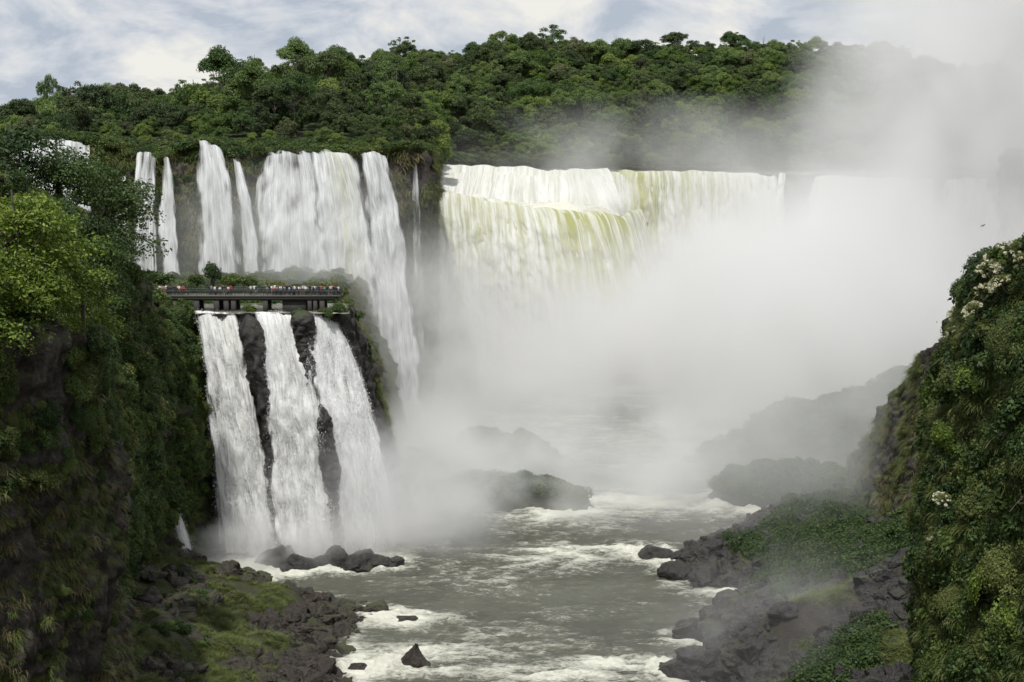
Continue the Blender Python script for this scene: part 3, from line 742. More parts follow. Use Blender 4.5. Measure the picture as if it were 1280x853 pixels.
a = ro.data.attributes.new('foam', 'FLOAT', 'POINT'); a.data.foreach_set('value', foam.astype(np.float32).ravel())

# ================================================================== WATERFALLS
def curtain(lip, base, mat, nu, nv, cov=0.72, strand=0.28, sfreq=0.35, grn=0.0, amp=0.5, pw=0.6, edge=0.10, out=0.0, seed=0, zpow=1.0, covtop=0.0, covbot=0.0, chunk=0.2, lipn=0.35, lipf=0.3):
    T, B = resample([at(*p) for p in lip], nu), resample([at(*p) for p in base], nu)
    s = np.linspace(0, 1, nv)[None, :, None]
    w = s ** pw
    P = T[:, None] * (1 - w) + B[:, None] * w
    P[..., 2] = (T[:, None] * (1 - s ** zpow) + B[:, None] * s ** zpow)[..., 2]
    L_ = np.concatenate([[0], np.cumsum(np.linalg.norm(np.diff(T, axis=0), axis=1))]); H = np.abs(P[..., 2] - T[:, None, 2])
    U = np.repeat(L_[:, None], nv, 1); so = seed * 31.7
    q = np.stack([U + so, H * 0.10, 0 * U + seed], -1)
    st = fbm(q * np.array([sfreq, 1, 1]), 3)
    ch = fbm(np.stack([U * 0.8 + so, H * 0.22, 0 * U], -1), 3)
    fr = np.sqrt(np.clip(H / 12.0, 0, 1))
    P[..., 1] -= (amp * (0.35 + fr) * (0.9 * st + chunk * ch) + out * fr)
    P[..., 0] += amp * 0.5 * fr * fbm(q * np.array([sfreq * 1.7, 1.4, 1]) + 11, 2)
    P[..., 2] += lipn * (fbm(np.stack([U * lipf + so, 0 * U, 0 * U + 3], -1), 3) + 0.15) * (1 - sstep(0, 0.12, s[..., 0]))
    ue = np.minimum(U, L_[-1] - U) / max(L_[-1], 1e-6)
    ue = ue + edge * 0.7 * fbm(np.stack([U * 0.25 + so, H * 0.13, 0 * U], -1), 3)
    c = cov + strand * st - 0.55 * (1 - sstep(0, edge, ue)) + covtop * (1 - sstep(0, 0.25, s[..., 0])) + covbot * sstep(0.6, 1, s[..., 0])
    gr = grn * (1 + 0 * U) * (1 - 0.55 * s[..., 0]) if np.isscalar(grn) else grn(U / L_[-1], s[..., 0] + 0 * U)
    F = grid_faces(nu, nv)
    return mesh_np('water_curtain', P, F, mat, True, {'cov': c, 'grn': gr}, np.stack([U + so, H], -1)), P, c
def spray_mesh(P, c, count, size, rng, spread):
    a, b = P.shape[:2]; w = np.clip(c - 0.3, 0.0, 1); w = w * (0.25 + np.linspace(0, 1, b)[None] ** 0.8); w = (w / w.sum()).ravel()
    k = rng.choice(a * b, count, p=w); i, j = np.unravel_index(k, (a, b))
    p = P[i, j] + rng.normal(size=(count, 3)) * np.array([spread, spread, spread * 1.6]) * (0.4 + j[:, None] / b)
    p[:, 1] -= spread * 0.6
    s = (size * rng.lognormal(0, 0.4, count))[:, None]
    n = sphere_pts(count, rng) + np.array([0, -0.8, 0.6]); n /= np.linalg.norm(n, axis=1, keepdims=True)
    t = np.cross(n, rng.normal(size=(count, 3))); t /= np.linalg.norm(t, axis=1, keepdims=True); bb = np.cross(n, t)
    st = np.array([1, 1, 1.9])
    V = np.stack([p + t * s * st, p + (-0.5 * t + 0.87 * bb) * s * st, p + (-0.5 * t - 0.87 * bb) * s * st], 1).reshape(-1, 3)
    return mesh_np('spray', V, np.arange(count * 3).reshape(-1, 3), M['droplet'])
def waterfall(label, lip, base, mat, nu, nv, spray=0, ssize=0.07, sspread=0.5, layers=2, group=None, **kw):
    root = empty('waterfall', tuple(at(*base[len(base) // 2]))); tag(root, label, 'waterfall', group)
    rng = np.random.default_rng(hash(label) % 9973 if False else len(label) * 7 + int(lip[0][0]))
    sd = kw.pop('seed', int(lip[0][0]))
    inv = Matrix.Translation(root.location).inverted()
    for l in range(layers):
        k2 = dict(kw); k2['out'] = kw.get('out', 0) + l * 0.7 * kw.get('amp', 0.5) * 1.6; k2['seed'] = sd + l * 5
        if l: k2['cov'] = kw.get('cov', 0.72) - 0.13
        me, P, c = curtain(lip, base, mat, nu, nv, **k2)
        o = obj('water_curtain', me, root); o.matrix_parent_inverse = inv
    if spray:
        o = obj('spray', spray_mesh(P, c, spray, ssize, rng, sspread), root); o.matrix_parent_inverse = inv; o['kind'] = 'stuff'
    return root
NEAR = 'falls plunging from the walkway terrace'
kw = dict(mat=M['fall_near'], spray=42000, ssize=0.034, sspread=0.45, layers=3, group=NEAR, amp=0.75, sfreq=0.5, chunk=0.4)
waterfall('cream-white waterfall below the left end of the walkway, leftmost of the terrace falls', [(241, 391, 228.6), (268, 391, 227.8), (297, 393, 227.3)], [(293, 690, 218.5), (320, 690, 217), (352, 690, 217)], nu=120, nv=220, pw=0.75, cov=0.76, strand=0.28, edge=0.13, grn=0.2, **kw)
waterfall('white waterfall in the middle of the terrace, right of the black rock rib', [(318, 391.5, 227.3), (338, 391, 227.3), (354, 393, 227.6), (372, 396, 227.8)], [(348, 690, 217), (376, 690, 216.6), (402, 690, 217), (430, 690, 217.6)], nu=120, nv=220, pw=0.62, cov=0.74, strand=0.24, edge=0.14, covbot=0.08, **kw)
waterfall('white waterfall right of the mossy rock knob below the crowded walkway end', [(382, 394, 227.8), (398, 394, 228.4), (414, 398, 229.4)], [(412, 690, 217.8), (446, 690, 218.6), (476, 690, 220)], nu=110, nv=220, pw=0.8, cov=0.78, strand=0.22, edge=0.15, **kw)
waterfall('outermost white waterfall at the right corner of the terrace', [(410, 402, 229.0), (422, 400, 230.4), (432, 405, 233)], [(458, 690, 219.5), (484, 690, 222), (505, 690, 226)], nu=100, nv=220, pw=0.82, cov=0.74, strand=0.22, edge=0.16, **kw)
kw2 = dict(kw); kw2.update(spray=7000, layers=2, amp=0.4)
waterfall('low white side fall against the dark slope left of the terrace falls', [(254, 478, 226.5), (266, 500, 225.5)], [(280, 690, 216.5), (304, 690, 216)], nu=40, nv=140, pw=0.8, cov=0.70, strand=0.2, edge=0.2, covtop=-0.3, **kw2)
kw2['spray'] = 3500
waterfall('small white cascade at the foot of the overgrown left slope', [(202, 620, 206.8), (214, 622, 207.6)], [(226, 692, 204.5), (242, 692, 205.5)], nu=30, nv=80, cov=0.72, strand=0.2, edge=0.2, **kw2)
waterfall('thin trickle on the black rock beside the leftmost terrace fall', [(268, 610, 221.5), (277, 608, 221.8)], [(272, 680, 218.5), (283, 680, 218.8)], nu=24, nv=60, cov=0.5, strand=0.25, edge=0.25, **dict(kw2, spray=300))

UG = 'thin falls on the upper left cliff'
ku = dict(mat=M['fall_mid'], layers=2, amp=0.4, sfreq=0.45, spray=0, group=UG, pw=0.55, lipn=1.0, lipf=0.2, covtop=-0.06, chunk=0.1)
waterfall('white fall glimpsed through the dark tree at the left edge', [(18, 178, 285), (70, 176, 288), (112, 180, 291)], [(10, 345, 262), (70, 345, 266), (118, 345, 270)], nu=90, nv=80, cov=0.66, strand=0.25, **ku)
waterfall('thin white fall at the far left of the upper cliff', [(144, 212, 299), (158, 214, 300)], [(142, 345, 279), (166, 345, 281)], nu=24, nv=80, cov=0.60, strand=0.25, edge=0.3, **ku)
waterfall('split thin fall of three strands on the upper left cliff', [(170, 192, 300), (184, 190, 301), (196, 200, 301)], [(166, 345, 282), (182, 345, 283), (198, 345, 284)], nu=40, nv=90, cov=0.58, strand=0.35, edge=0.15, **dict(ku, sfreq=0.9))
waterfall('single tapering white fall on the dark upper left cliff', [(202, 198, 302), (213, 200, 302.5)], [(199, 345, 284), (228, 345, 286)], nu=30, nv=90, cov=0.60, strand=0.25, edge=0.25, **ku)
waterfall('tall white fall springing from the grassy notch of the upper cliff', [(243, 175, 304.5), (262, 180, 305), (278, 190, 306)], [(250, 345, 288), (278, 345, 289), (303, 345, 291)], nu=60, nv=100, cov=0.66, strand=0.3, edge=0.2, **ku)
waterfall('narrow white fall in the cleft left of the broad upper falls', [(290, 201, 307), (300, 203, 308)], [(303, 345, 291), (328, 345, 293)], nu=30, nv=90, cov=0.64, strand=0.2, edge=0.25, **ku)
kb = dict(ku, group='broad upper falls left of the buttress', amp=0.8, sfreq=0.30, layers=3, edge=0.18)
waterfall('broad white fall at the left of the upper curtain, behind the walkway bushes', [(328, 193, 311), (360, 192, 313), (392, 193, 315)], [(318, 352, 294), (365, 360, 294), (420, 380, 296)], nu=120, nv=120, cov=0.58, strand=0.40, **kb)
waterfall('broad white and olive fall behind the end of the walkway', [(386, 193, 314), (412, 192, 315.5), (440, 194, 317.5)], [(405, 500, 291), (452, 540, 292), (490, 545, 295)], nu=100, nv=150, cov=0.68, strand=0.32, grn=lambda u, s: 0.9 * np.exp(-((u - 0.62) / 0.22) ** 2) * (1 - 0.5 * s), **kb)
waterfall('white fall nearest the dark buttress on the upper left cliff', [(448, 194, 318), (464, 193, 319), (484, 197, 321)], [(480, 545, 296), (508, 545, 298), (536, 545, 301)], nu=80, nv=150, cov=0.66, strand=0.34, **dict(kb, pw=0.7))
waterfall('faint thin fall on the right face of the dark buttress', [(514, 203, 322), (522, 206, 324)], [(516, 540, 305), (536, 540, 309)], nu=24, nv=90, cov=0.36, strand=0.25, edge=0.25, **ku)

kf = dict(mat=M['fall_far'], layers=2, chunk=0.4, lipn=1.3, lipf=0.06, spray=0, group='great far falls', pw=0.55)
waterfall('white rapids of the upper tier, behind the olive crest of the great falls', [(528, 207, 476), (620, 210, 480), (700, 212, 484), (760, 213, 486)], [(525, 243, 431), (612, 256, 436), (705, 268, 435), (785, 270, 452)], nu=170, nv=90, cov=0.90, strand=0.10, amp=1.3, sfreq=0.16, grn=0.22, edge=0.02, zpow=0.7, **kf)
waterfall('cream and olive main plunge of the great falls, right of the buttress', [(520, 238, 425), (560, 243, 429), (610, 250, 432), (650, 258, 431), (700, 262, 429), (745, 267, 434), (778, 270, 444), (800, 262, 466)], [(530, 472, 404), (570, 472, 406), (625, 472, 408), (675, 472, 408), (735, 472, 406), (785, 470, 412), (815, 462, 424), (830, 450, 446)], nu=260, nv=150, cov=0.95, strand=0.05, amp=1.0, sfreq=0.14, edge=0.01,
          grn=lambda u, s: (0.70 + 1.1 * np.exp(-((u - 0.64) / 0.14) ** 2)) * (1 - sstep(0.2, 0.9, s) * 0.6), **kf)
waterfall('long white and olive curtain of the great falls, right of the crest', [(742, 213, 484.5), (800, 215, 485), (860, 216, 485), (920, 217, 485), (972, 218, 484)], [(748, 436, 462), (805, 436, 462), (865, 436, 462), (925, 436, 462), (978, 436, 462)], nu=220, nv=130, cov=0.84, strand=0.16, amp=1.2, sfreq=0.14, edge=0.02, grn=lambda u, s: (1.0 - 0.85 * sstep(0.35, 0.8, u)) * (1 - 0.6 * s), **kf)
waterfall('narrow white strand in the dark gap of the great falls', [(974, 219, 482), (984, 219, 481)], [(960, 330, 464), (980, 330, 464)], nu=24, nv=70, cov=0.62, strand=0.2, amp=0.8, sfreq=0.3, edge=0.25, **kf)
waterfall('mist-veiled white curtain at the right of the great falls', [(1018, 222, 476), (1060, 221, 473), (1130, 223, 461), (1170, 224, 452)], [(985, 400, 456), (1050, 400, 452), (1120, 400, 442), (1165, 400, 434)], nu=140, nv=90, cov=0.80, strand=0.16, amp=1.2, sfreq=0.14, edge=0.05, **kf)
waterfall('rightmost veiled fall beside the grey far cliff', [(1182, 225, 447), (1215, 225, 436), (1252, 224, 418)], [(1170, 420, 432), (1205, 420, 422), (1244, 420, 406)], nu=100, nv=90, cov=0.74, strand=0.2, amp=1.0, sfreq=0.16, edge=0.08, **kf)
# ================================================================== VEGETATION
rng = np.random.default_rng(21)
def copy_thing(name, loc, rot, scale, parts, label, cat, group):
    e = bpy.data.objects.new(name, None); COL.objects.link(e); e.location = loc; e.rotation_euler = rot
    e.scale = (scale,) * 3 if np.ndim(scale) == 0 else scale
    tag(e, label, cat, group)
    for n, me in parts:
        o = bpy.data.objects.new(n, me); COL.objects.link(o); o.parent = e
    return e
# ---- forest on the far hill
FT = []
for k in range(12):
    st = ['round', 'round', 'round', 'column', 'round', 'umbrella', 'round', 'round', 'column', 'round', 'umbrella', 'round'][k]
    H = rng.uniform(12, 16) + (3 if st == 'umbrella' else 0); Rc = rng.uniform(4.6, 6.6) * (0.7 if st == 'column' else 1.0)
    lm = M[['leaf_far', 'leaf_far_bright', 'leaf_far', 'leaf_far_dark', 'leaf_far_bright', 'leaf_far', 'leaf_far_pale', 'leaf_far_dark', 'leaf_far', 'leaf_far_bright', 'leaf_far_dark', 'leaf_far_dark'][k]]
    FT.append((make_tree(rng, H, Rc, H * (0.52 if st == 'umbrella' else 0.78), int(rng.integers(20, 30)) if k % 2 else int(rng.integers(34, 48)), 0.54, 84 if k % 2 else 74, lm, 0.28, style=st, spread=1.0 if k % 2 else 1.12, cl=(0.27, 0.48) if k % 2 else (0.15, 0.36)), st, {1: 'yellow-green', 4: 'yellow-green', 9: 'yellow-green', 6: 'pale olive', 3: 'dark green', 7: 'dark green', 10: 'dark green', 11: 'dark green'}.get(k, 'green')))
pts = []
for _ in range(26000):
    if len(pts) >= 7600: break
    u = rng.uniform(-0.47, 0.47); px = CX + FPX * u; y0, y1 = float(hill_y0(px)), float(hill_y1(px))
    y = math.sqrt(rng.uniform(y0 ** 2, (y1 + 25) ** 2)); pts.append((u * y, y))
pts = np.array(pts)
# thin out to an even spacing
cell = {}; keep = []
for i, (x, y) in enumerate(pts):
    k = (int(x // 5.3), int(y // 5.3))
    if k in cell: continue
    cell[k] = i; keep.append(i)
pts = pts[keep]
z = hill_z(pts[:, 0], pts[:, 1]); px = CX + FPX * pts[:, 0] / pts[:, 1]
tpar = (pts[:, 1] - hill_y0(px)) / (hill_y1(px) - hill_y0(px))
big = fbm(np.stack([pts[:, 0], pts[:, 1], 0 * z], -1) * 0.02, 2)
scl = (0.50 + 0.62 * rng.random(len(pts)) ** 1.7) * (1 + 0.25 * big)
scl *= 1 - 0.15 * sstep(0.75, 0.9, tpar)
scl *= np.where(px < 520, 0.38 + 0.62 * sstep(0.0, 0.22, tpar), 0.8 + 0.2 * sstep(0, 0.1, tpar))
patch = fbm(np.stack([pts[:, 0], pts[:, 1], 0 * z + 4], -1) * 0.03, 2); idx = rng.integers(0, 12, len(pts)); alt = rng.choice([1, 4, 9, 0, 6], len(pts)); alt2 = rng.choice([3, 7, 11, 10, 2], len(pts))
idx = np.where((patch > 0.18) & (rng.random(len(pts)) < 0.6), alt, np.where((patch < -0.2) & (rng.random(len(pts)) < 0.6), alt2, idx)); loc = np.column_stack([pts, z - 0.3]); rots = [Euler((0, 0, a)) for a in rng.uniform(0, 6.28, len(pts))]
score = scl / pts[:, 1] * ((px > -5) & (px < 1120)); score = score * np.where(tpar > 0.96, 1.5, 1.0)
order = np.argsort(-score); ind = order[:285]; rest = order[285:]
sky_rank = {int(i): r + 1 for r, i in enumerate(sorted([i for i in ind if tpar[i] > 0.93], key=lambda i: px[i]))}
def zone(i):
    return (['left falls', 'buttress', 'great falls', 'veiled right falls'][int(np.searchsorted([430, 560, 980], px[i]))], 'lowest' if tpar[i] < 0.12 else 'second' if tpar[i] < 0.28 else 'middle' if tpar[i] < 0.55 else 'upper')
zones = {}
for i in sorted((int(i) for i in ind if int(i) not in sky_rank), key=lambda i: px[i]): zones.setdefault(zone(i), []).append(i)
for i in ind:
    i = int(i); (tm, cm), st, tone = FT[idx[i]]
    form = {'round': 'rounded', 'column': 'narrow', 'umbrella': 'flat-topped'}[st]
    if i in sky_rank:
        lab = '%s %s tree on the ridge, %s from the left along the skyline' % (form, tone, ordinal(sky_rank[i])); grp = 'trees along the ridge'
    else:
        where, row = zone(i)
        lab = '%s %s tree, %s from left in the %s row above the %s' % (form, tone, ordinal(zones[(where, row)].index(i) + 1), row, where)
        grp = 'forest trees above the %s' % where
    copy_thing('forest_tree', loc[i], rots[i], (scl[i], scl[i], scl[i] * rng.uniform(0.9, 1.25)), [('trunk', tm), ('crown', cm)], lab, 'tree', grp)
# the hand-placed tall trees that stick out of the skyline
for (tx, ty, w, k, lab) in [(690, 30, 40, 2, 'tallest tree standing out of the ridge'), (628, 38, 44, 0, 'spreading tree on the ridge left of the tallest tree'), (500, 46, 30, 8, 'slim upright tree on the left shoulder of the ridge'),
                           (845, 40, 46, 10, 'broad dark tree on the ridge right of the dip in the skyline'), (318, 70, 36, 4, 'round tree topping the left part of the ridge'), (1045, 52, 40, 6, 'pale tree on the ridge half lost in the spray'), (780, 48, 34, 1, 'round tree right of the tallest tree on the ridge'),
                           (60, 92, 30, 0, 'round tree on the ridge at the far left'), (430, 58, 36, 6, 'round tree on the ridge above the broad upper falls')]:
    D = float(hill_y1(tx)) - 6; (tm, cm), st, dk = FT[k]; tp = at(tx, ty, D); gz = float(hill_z(np.array([tp[0]]), np.array([D]))[0])
    H = max(v.co.z for v in cm.vertices); s = (tp[2] - gz + 0.3) / H; wid = w / FPX * D / max(v.co.x for v in cm.vertices) / 2
    copy_thing('ridge_tree', (tp[0], D, gz - 0.3), (0, 0, 0.7 * tx), (wid, wid, s), [('trunk', tm), ('crown', cm)], lab, 'tree', 'trees along the ridge')
protos = []
for (tm, cm), st, dk in FT: protos.append(cm)
stuff_instances('forest', protos, loc[rest], [rots[i] for i in rest], scl[rest], idx[rest], 'dense green forest canopy covering the far hill', 'forest')
# bushes fringing the far shore
fr = []
for k in range(420):
    tx = rng.uniform(540, 1290); D = float(hill_y0(tx)) + rng.uniform(-4, 8); fr.append((at(tx, 205, D)[0], D, -1.6))
fr = np.array(fr)
stuff_instances('shore_thicket', protos, fr, [Euler((0, 0, a)) for a in rng.uniform(0, 6.28, 420)], rng.uniform(0.22, 0.5, 420), rng.choice([2, 3, 7, 11, 0], 420), 'dark thicket fringing the far shore above the great falls', 'thicket')
# pale bare trunks seen low on the hillside
BT = tube_mesh([(np.array([[0, 0, -1], [0.3, 0, 6], [0.1, 0.2, 11]]), [0.22, 0.17, 0.08]), (np.array([[0.2, 0, 6.5], [1.2, 0.2, 8.5], [1.9, 0.4, 10.6]]), [0.11, 0.08, 0.03]), (np.array([[0.25, 0, 7.5], [-0.8, 0, 9.6], [-1.2, 0.1, 11.8]]), [0.1, 0.07, 0.03])], 6)
BTm = mesh_np('bare_tree', BT[0], BT[1], M['twig'], True)
for k, (tx, ty, D, lab) in enumerate([(770, 42, 795, 'pale bare tree on the ridge right of the tallest tree'), (955, 44, 815, 'bare forked snag on the ridge above the white curtain'), (312, 175, 345, 'pale bare trunk at the hill foot above the broad upper falls')]):
    p = at(tx, ty, D); gz = p[2] - 12; o = obj('bare_tree', BTm, loc=(p[0], D, gz)); o.rotation_euler = (0, 0, k * 1.9); tag(o, lab, 'tree')

# ---- shrub, fern and grass kinds
SH = [make_shrub(rng, 1.5, 15, 0.27, 190, [M['leaf_mid'], M['leaf_mid'], M['leaf_dark'], M['leaf_olive'], M['leaf_mid'], M['leaf_dark']][k]) for k in range(6)]
SHN = [make_shrub(rng, 1.3, 22, 0.15, 620, [M['leaf_mid'], M['leaf_olive'], M['leaf_dark'], M['leaf_olive'], M['leaf_mid']][k]) for k in range(5)]
SHL = [make_shrub(rng, 1.4, 34, 0.24, 150, M['leaf_bright'], 0.6), make_shrub(rng, 1.4, 30, 0.13, 560, M['leaf_olive'])]
GR = [make_grass(rng, 60, 1.15, 0.085, M['grass'] if k % 3 else M['grass_dry']) for k in range(6)]
GRU = [make_grass(rng, 70, 1.0, 0.07, M['grass'], 0.35) for k in range(3)]
def cover(name, surf, count, things, protos, size, label, cat, group, stuff_label, mask=None, upmix=0.6, seed=0, thing_name='shrub', hang=False, sink=0.25, view=70, flat=(1, 1, 1), stuff_cat='plants', sizepow=1.0):
    r = np.random.default_rng(seed + 500)
    _, P, n = surf
    q, nn = scatter(P, n, count, r, mask)
    k = in_view(q, view); q, nn = q[k], nn[k]
    if len(q) == 0: return
    s = size[0] + (size[1] - size[0]) * r.random(len(q)) ** sizepow
    q = q - nn * (s * sink)[:, None]
    rots = [orient_hang(a, r) if hang else orient(a, r, upmix) for a in nn]
    idx = r.integers(0, len(protos), len(q)); s3 = s[:, None] * np.array(flat)[None] * r.uniform(0.85, 1.2, (len(q), 3))
    x, y = proj(q); vis = (x > 5) & (x < 1275) & (y > 5) & (y < 848)
    o = np.argsort(-(s / q[:, 1] * (0.3 + vis))); a, b = o[:things], o[things:]
    if things:
        # say which one: size, then where it stands in its patch
        labs = []; ys = np.argsort(np.argsort(y[a])) / max(1, len(a)); xs_ = np.argsort(np.argsort(x[a])) / max(1, len(a)); ss = np.argsort(np.argsort(-(s / q[:, 1])[a]))
        for i in range(len(a)):
            sz = 'largest' if ss[i] == 0 else 'large' if ss[i] < len(a) * 0.35 else 'mid-sized' if ss[i] < len(a) * 0.7 else 'smaller'
            w = ['topmost', 'upper', 'middle', 'lower', 'lowest'][min(4, int(ys[i] * 5))] + ' ' + ['left', 'centre-left', 'centre', 'centre-right', 'right'][min(4, int(xs_[i] * 5))]
            labs.append('%s %s, %s' % (sz, label, w))
        place_things(thing_name, protos, q[a], [rots[i] for i in a], s3[a], idx[a], labs, cat, group)
    if len(b): stuff_instances(name, protos, q[b], [rots[i] for i in b], s3[b], idx[b], stuff_label, stuff_cat)
def nmask(freq, thr, seed=0, zmin=None, zmax=None, upmin=None):
    def f(q, n):
        k = fbm(q * freq + seed, 3) > thr
        if zmin is not None: k &= q[:, 2] > zmin
        if zmax is not None: k &= q[:, 2] < zmax
        if upmin is not None: k &= n[:, 2] > upmin
        return k
    return f
# left overgrown slope
cover('slope_greenery', slope, 6400, 60, [SH[k] for k in (0, 1, 3, 4, 0, 5)], (0.5, 1.4), 'dense green shrub on the overgrown slope left of the terrace falls', 'shrub', 'shrubs on the overgrown left slope', 'green shrubs and creepers covering the left slope', nmask(0.06, -0.55, 3, zmin=-55), 0.45, 1)
cover('slope_grass', slope, 4500, 0, [GR[1], GR[2], GR[4], GR[5]], (0.6, 1.3), '', '', '', 'grass hanging from the left slope', nmask(0.09, -0.1, 9), hang=True, seed=2, stuff_cat='grass')
cover('slope_top_greenery', slope_top, 700, 12, SH, (1.0, 2.6), 'dark shrub on the rim of the left slope under the tall trees', 'shrub', 'shrubs on the rim of the left slope', 'dark undergrowth on top of the left slope', None, 0.9, 3, view=160)
# near left cliff: shrubs towards its top, dry grass below
cover('near_cliff_greenery', near_cliff, 3600, 30, SHN, (0.45, 1.15), 'leafy shrub clinging to the near left cliff below the bright trees', 'shrub', 'shrubs on the near left cliff', 'green plants on the near left cliff', nmask(0.10, -0.5, 5, zmin=-24), 0.4, 4)
cover('near_cliff_low_greenery', near_cliff, 1800, 0, SHN, (0.25, 0.7), '', '', '', 'small plants on the dark lower part of the near left cliff', nmask(0.15, -0.02, 8, zmax=-22), 0.4, 44)
cover('near_cliff_grass', near_cliff, 8000, 60, GR, (0.4, 0.95), 'tuft of dry grass hanging on the dark near left cliff', 'grass tuft', 'grass tufts on the near left cliff', 'dry grass hanging from the near left cliff', nmask(0.16, -0.02, 7, zmax=-17), hang=True, seed=5, thing_name='grass_tuft', stuff_cat='grass')
cover('near_top_greenery', near_top, 320, 10, SHN, (0.9, 2.0), 'leafy shrub on top of the near left cliff', 'shrub', 'shrubs on top of the near left cliff', 'undergrowth on top of the near left cliff', None, 0.9, 6, view=160)
# talus
cover('talus_grass', talus, 16000, 0, GRU, (0.4, 1.1), '', '', '', 'green grass between the boulders of the left shore', nmask(0.10, -0.25, 4, zmin=-61), 0.8, 7, stuff_cat='grass')
cover('talus_greenery', talus, 700, 20, SH, (0.35, 0.9), 'low green shrub among the boulders of the left shore', 'shrub', 'shrubs on the left shore', 'low shrubs on the left shore', nmask(0.09, -0.02, 14, zmin=-57.5), 0.8, 8)
# upper cliffs
cover('upper_cliff_greenery', upper_cliff, 2400, 0, SH, (0.5, 1.2), '', '', '', 'dark moss and shrubs on the upper left cliff', lambda q, n: (proj(q)[0] < 335) & (proj(q)[1] < 330) & (fbm(q * 0.1, 2) > -0.15) & (n[:, 1] < 0.5), 0.4, 9)
cover('upper_cliff_grass', upper_cliff, 5200, 0, GR, (1.2, 2.6), '', '', '', 'hanging grass on the upper left cliff', lambda q, n: ((proj(q)[0] < 335) | (proj(q)[0] > 475)) & (fbm(q * 0.12, 2) > -0.2), hang=True, seed=10, stuff_cat='grass')
cover('bank_greenery', bank_s, 3600, 16, SH, (0.6, 1.8), 'low shrub on the grassy bank above the upper left cliff', 'shrub', 'shrubs on the bank above the upper left cliff', 'low greenery on the bank above the upper cliff', nmask(0.06, -0.35, 2), 0.9, 11)
cover('bank_grass', bank_s, 9000, 0, GRU, (1.2, 2.4), '', '', '', 'long grass on the bank above the upper cliff', None, 0.9, 12, stuff_cat='grass')
# terrace: bushes behind the walkway, moss on the headland flank
cover('terrace_greenery', terrace, 900, 10, SH, (0.7, 1.7), 'grey-green bush on the terrace behind the walkway', 'shrub', 'bushes behind the walkway', 'low bushes on the terrace behind the walkway', lambda q, n: (q[:, 1] > 243) & (proj(q)[0] < 425), 0.9, 13)
cover('headland_grass', headland, 9000, 0, GR, (0.6, 1.4), '', '', '', 'green grass on the right flank of the terrace', lambda q, n: (q[:, 1] > 236) & (n[:, 0] > 0.0) & (fbm(q * 0.1, 2) > -0.5), hang=True, seed=14, stuff_cat='grass')
cover('headland_greenery', headland, 1500, 12, SH, (0.35, 0.9), 'low green shrub on the right flank of the terrace', 'shrub', 'shrubs on the terrace flank', 'low green shrubs on the right flank of the terrace', lambda q, n: (q[:, 1] > 236) & (n[:, 0] > 0.0) & (fbm(q * 0.12, 2) > -0.05), 0.5, 15)
def bushes(spec, protos, name='bush'):
    for px, py, D, s, lab in spec:
        p = at(px, py, D); o = obj(name, protos[int(px) % len(protos)], loc=p); o.scale = s if np.ndim(s) else (s,) * 3; o.rotation_euler = (0, 0, px * 0.37); tag(o, lab, 'shrub', 'bushes by the walkway')
bushes([(266, 352, 262, (1.3, 1.3, 3.0), 'round-topped tall bush behind the walkway'), (246, 356, 258, 1.6, 'low bush left of the round-topped bush behind the walkway'), (292, 356, 260, 1.9, 'spreading bush right of the round-topped bush'), (205, 356, 262, 1.9, 'bush behind the left group of people'),
        (312, 358, 262, 1.5, 'bush in the gap between two groups of people'), (345, 362, 258, (1.6, 1.6, 1.4), 'small bush showing above the crowded walkway end'), (186, 354, 262, 2.0, 'bush behind the left end of the walkway'),
        (312, 390, 231, (1.5, 1.0, 0.95), 'green bush under the middle of the walkway'), (374, 412, 226.0, (1.0, 0.7, 2.0), 'mossy green bush on the rock knob between two terrace falls'), (374, 396, 226.5, (1.0, 0.8, 1.1), 'green tuft crowning the rock knob below the walkway'), (412, 398, 227.6, (1.0, 0.8, 1.3), 'green bush splitting the right terrace falls'),
        (424, 392, 230, (1.3, 1.1, 1.6), 'green bush under the right end of the walkway'), (405, 392, 229.5, 0.8, 'small bush under the right pillars of the walkway'), (448, 398, 236, (1.3, 1.2, 1.3), 'rounded green bush at the shoulder of the terrace flank'), (318, 412, 224.5, (1.2, 0.8, 0.9), 'moss cap on the black rib between the two left terrace falls'), (225, 388, 228, (1.4, 1.2, 0.9), 'green bush at the lip left of the terrace falls')], SH)
# black rock ribs that part the terrace falls
def crag(label, px, py, D, sx, sy, sz, seed, mat=None, rot=0.0):
    r = np.random.default_rng(seed); o = obj('crag', rock_mesh(r, mat or M['wet_rock'], 4, 'crag'), loc=at(px, py, D)); o.scale = (sx, sy, sz); o.rotation_euler = (0, rot, r.uniform(0, 6)); tag(o, label, 'rock')
    return o
def rib(label, top, bot, r0, r1, seed, mat=None):
    """A half-round buttress standing out of the face."""
    T, B = at(*top), at(*bot); n, m = 90, 28
    s = np.linspace(0, 1, n)[:, None]; c = T * (1 - s) + B * s; c[:, :2] = (T * (1 - s ** 0.7) + B * s ** 0.7)[:, :2]
    th = np.linspace(-2.0, 2.0, m)[None]; rr = (r0 + (r1 - r0) * s) * np.sqrt(np.clip(s * 14, 0, 1)) + 0.02
    d = np.stack([np.sin(th) + 0 * s, -np.cos(th) + 0 * s, 0 * th + 0 * s], -1)
    P = c[:, None] + d * rr[..., None]
    q = P + seed * 7
    dd = 0.35 * ridge(q * np.array([0.7, 0.7, 0.10])) + 0.45 * fbm(q * np.array([0.35, 0.35, 0.16]), 3) + 0.6 * cells(q * np.array([0.8, 0.8, 0.22])) + 0.3 * fbm(q * 1.4, 2)
    P = P + d * (dd * np.clip(s * 10, 0.2, 1))[..., None]
    o = obj('rock_rib', mesh_np('rock_rib', P, grid_faces(n, m), mat or M['wet_rock'])); tag(o, label, 'rock')
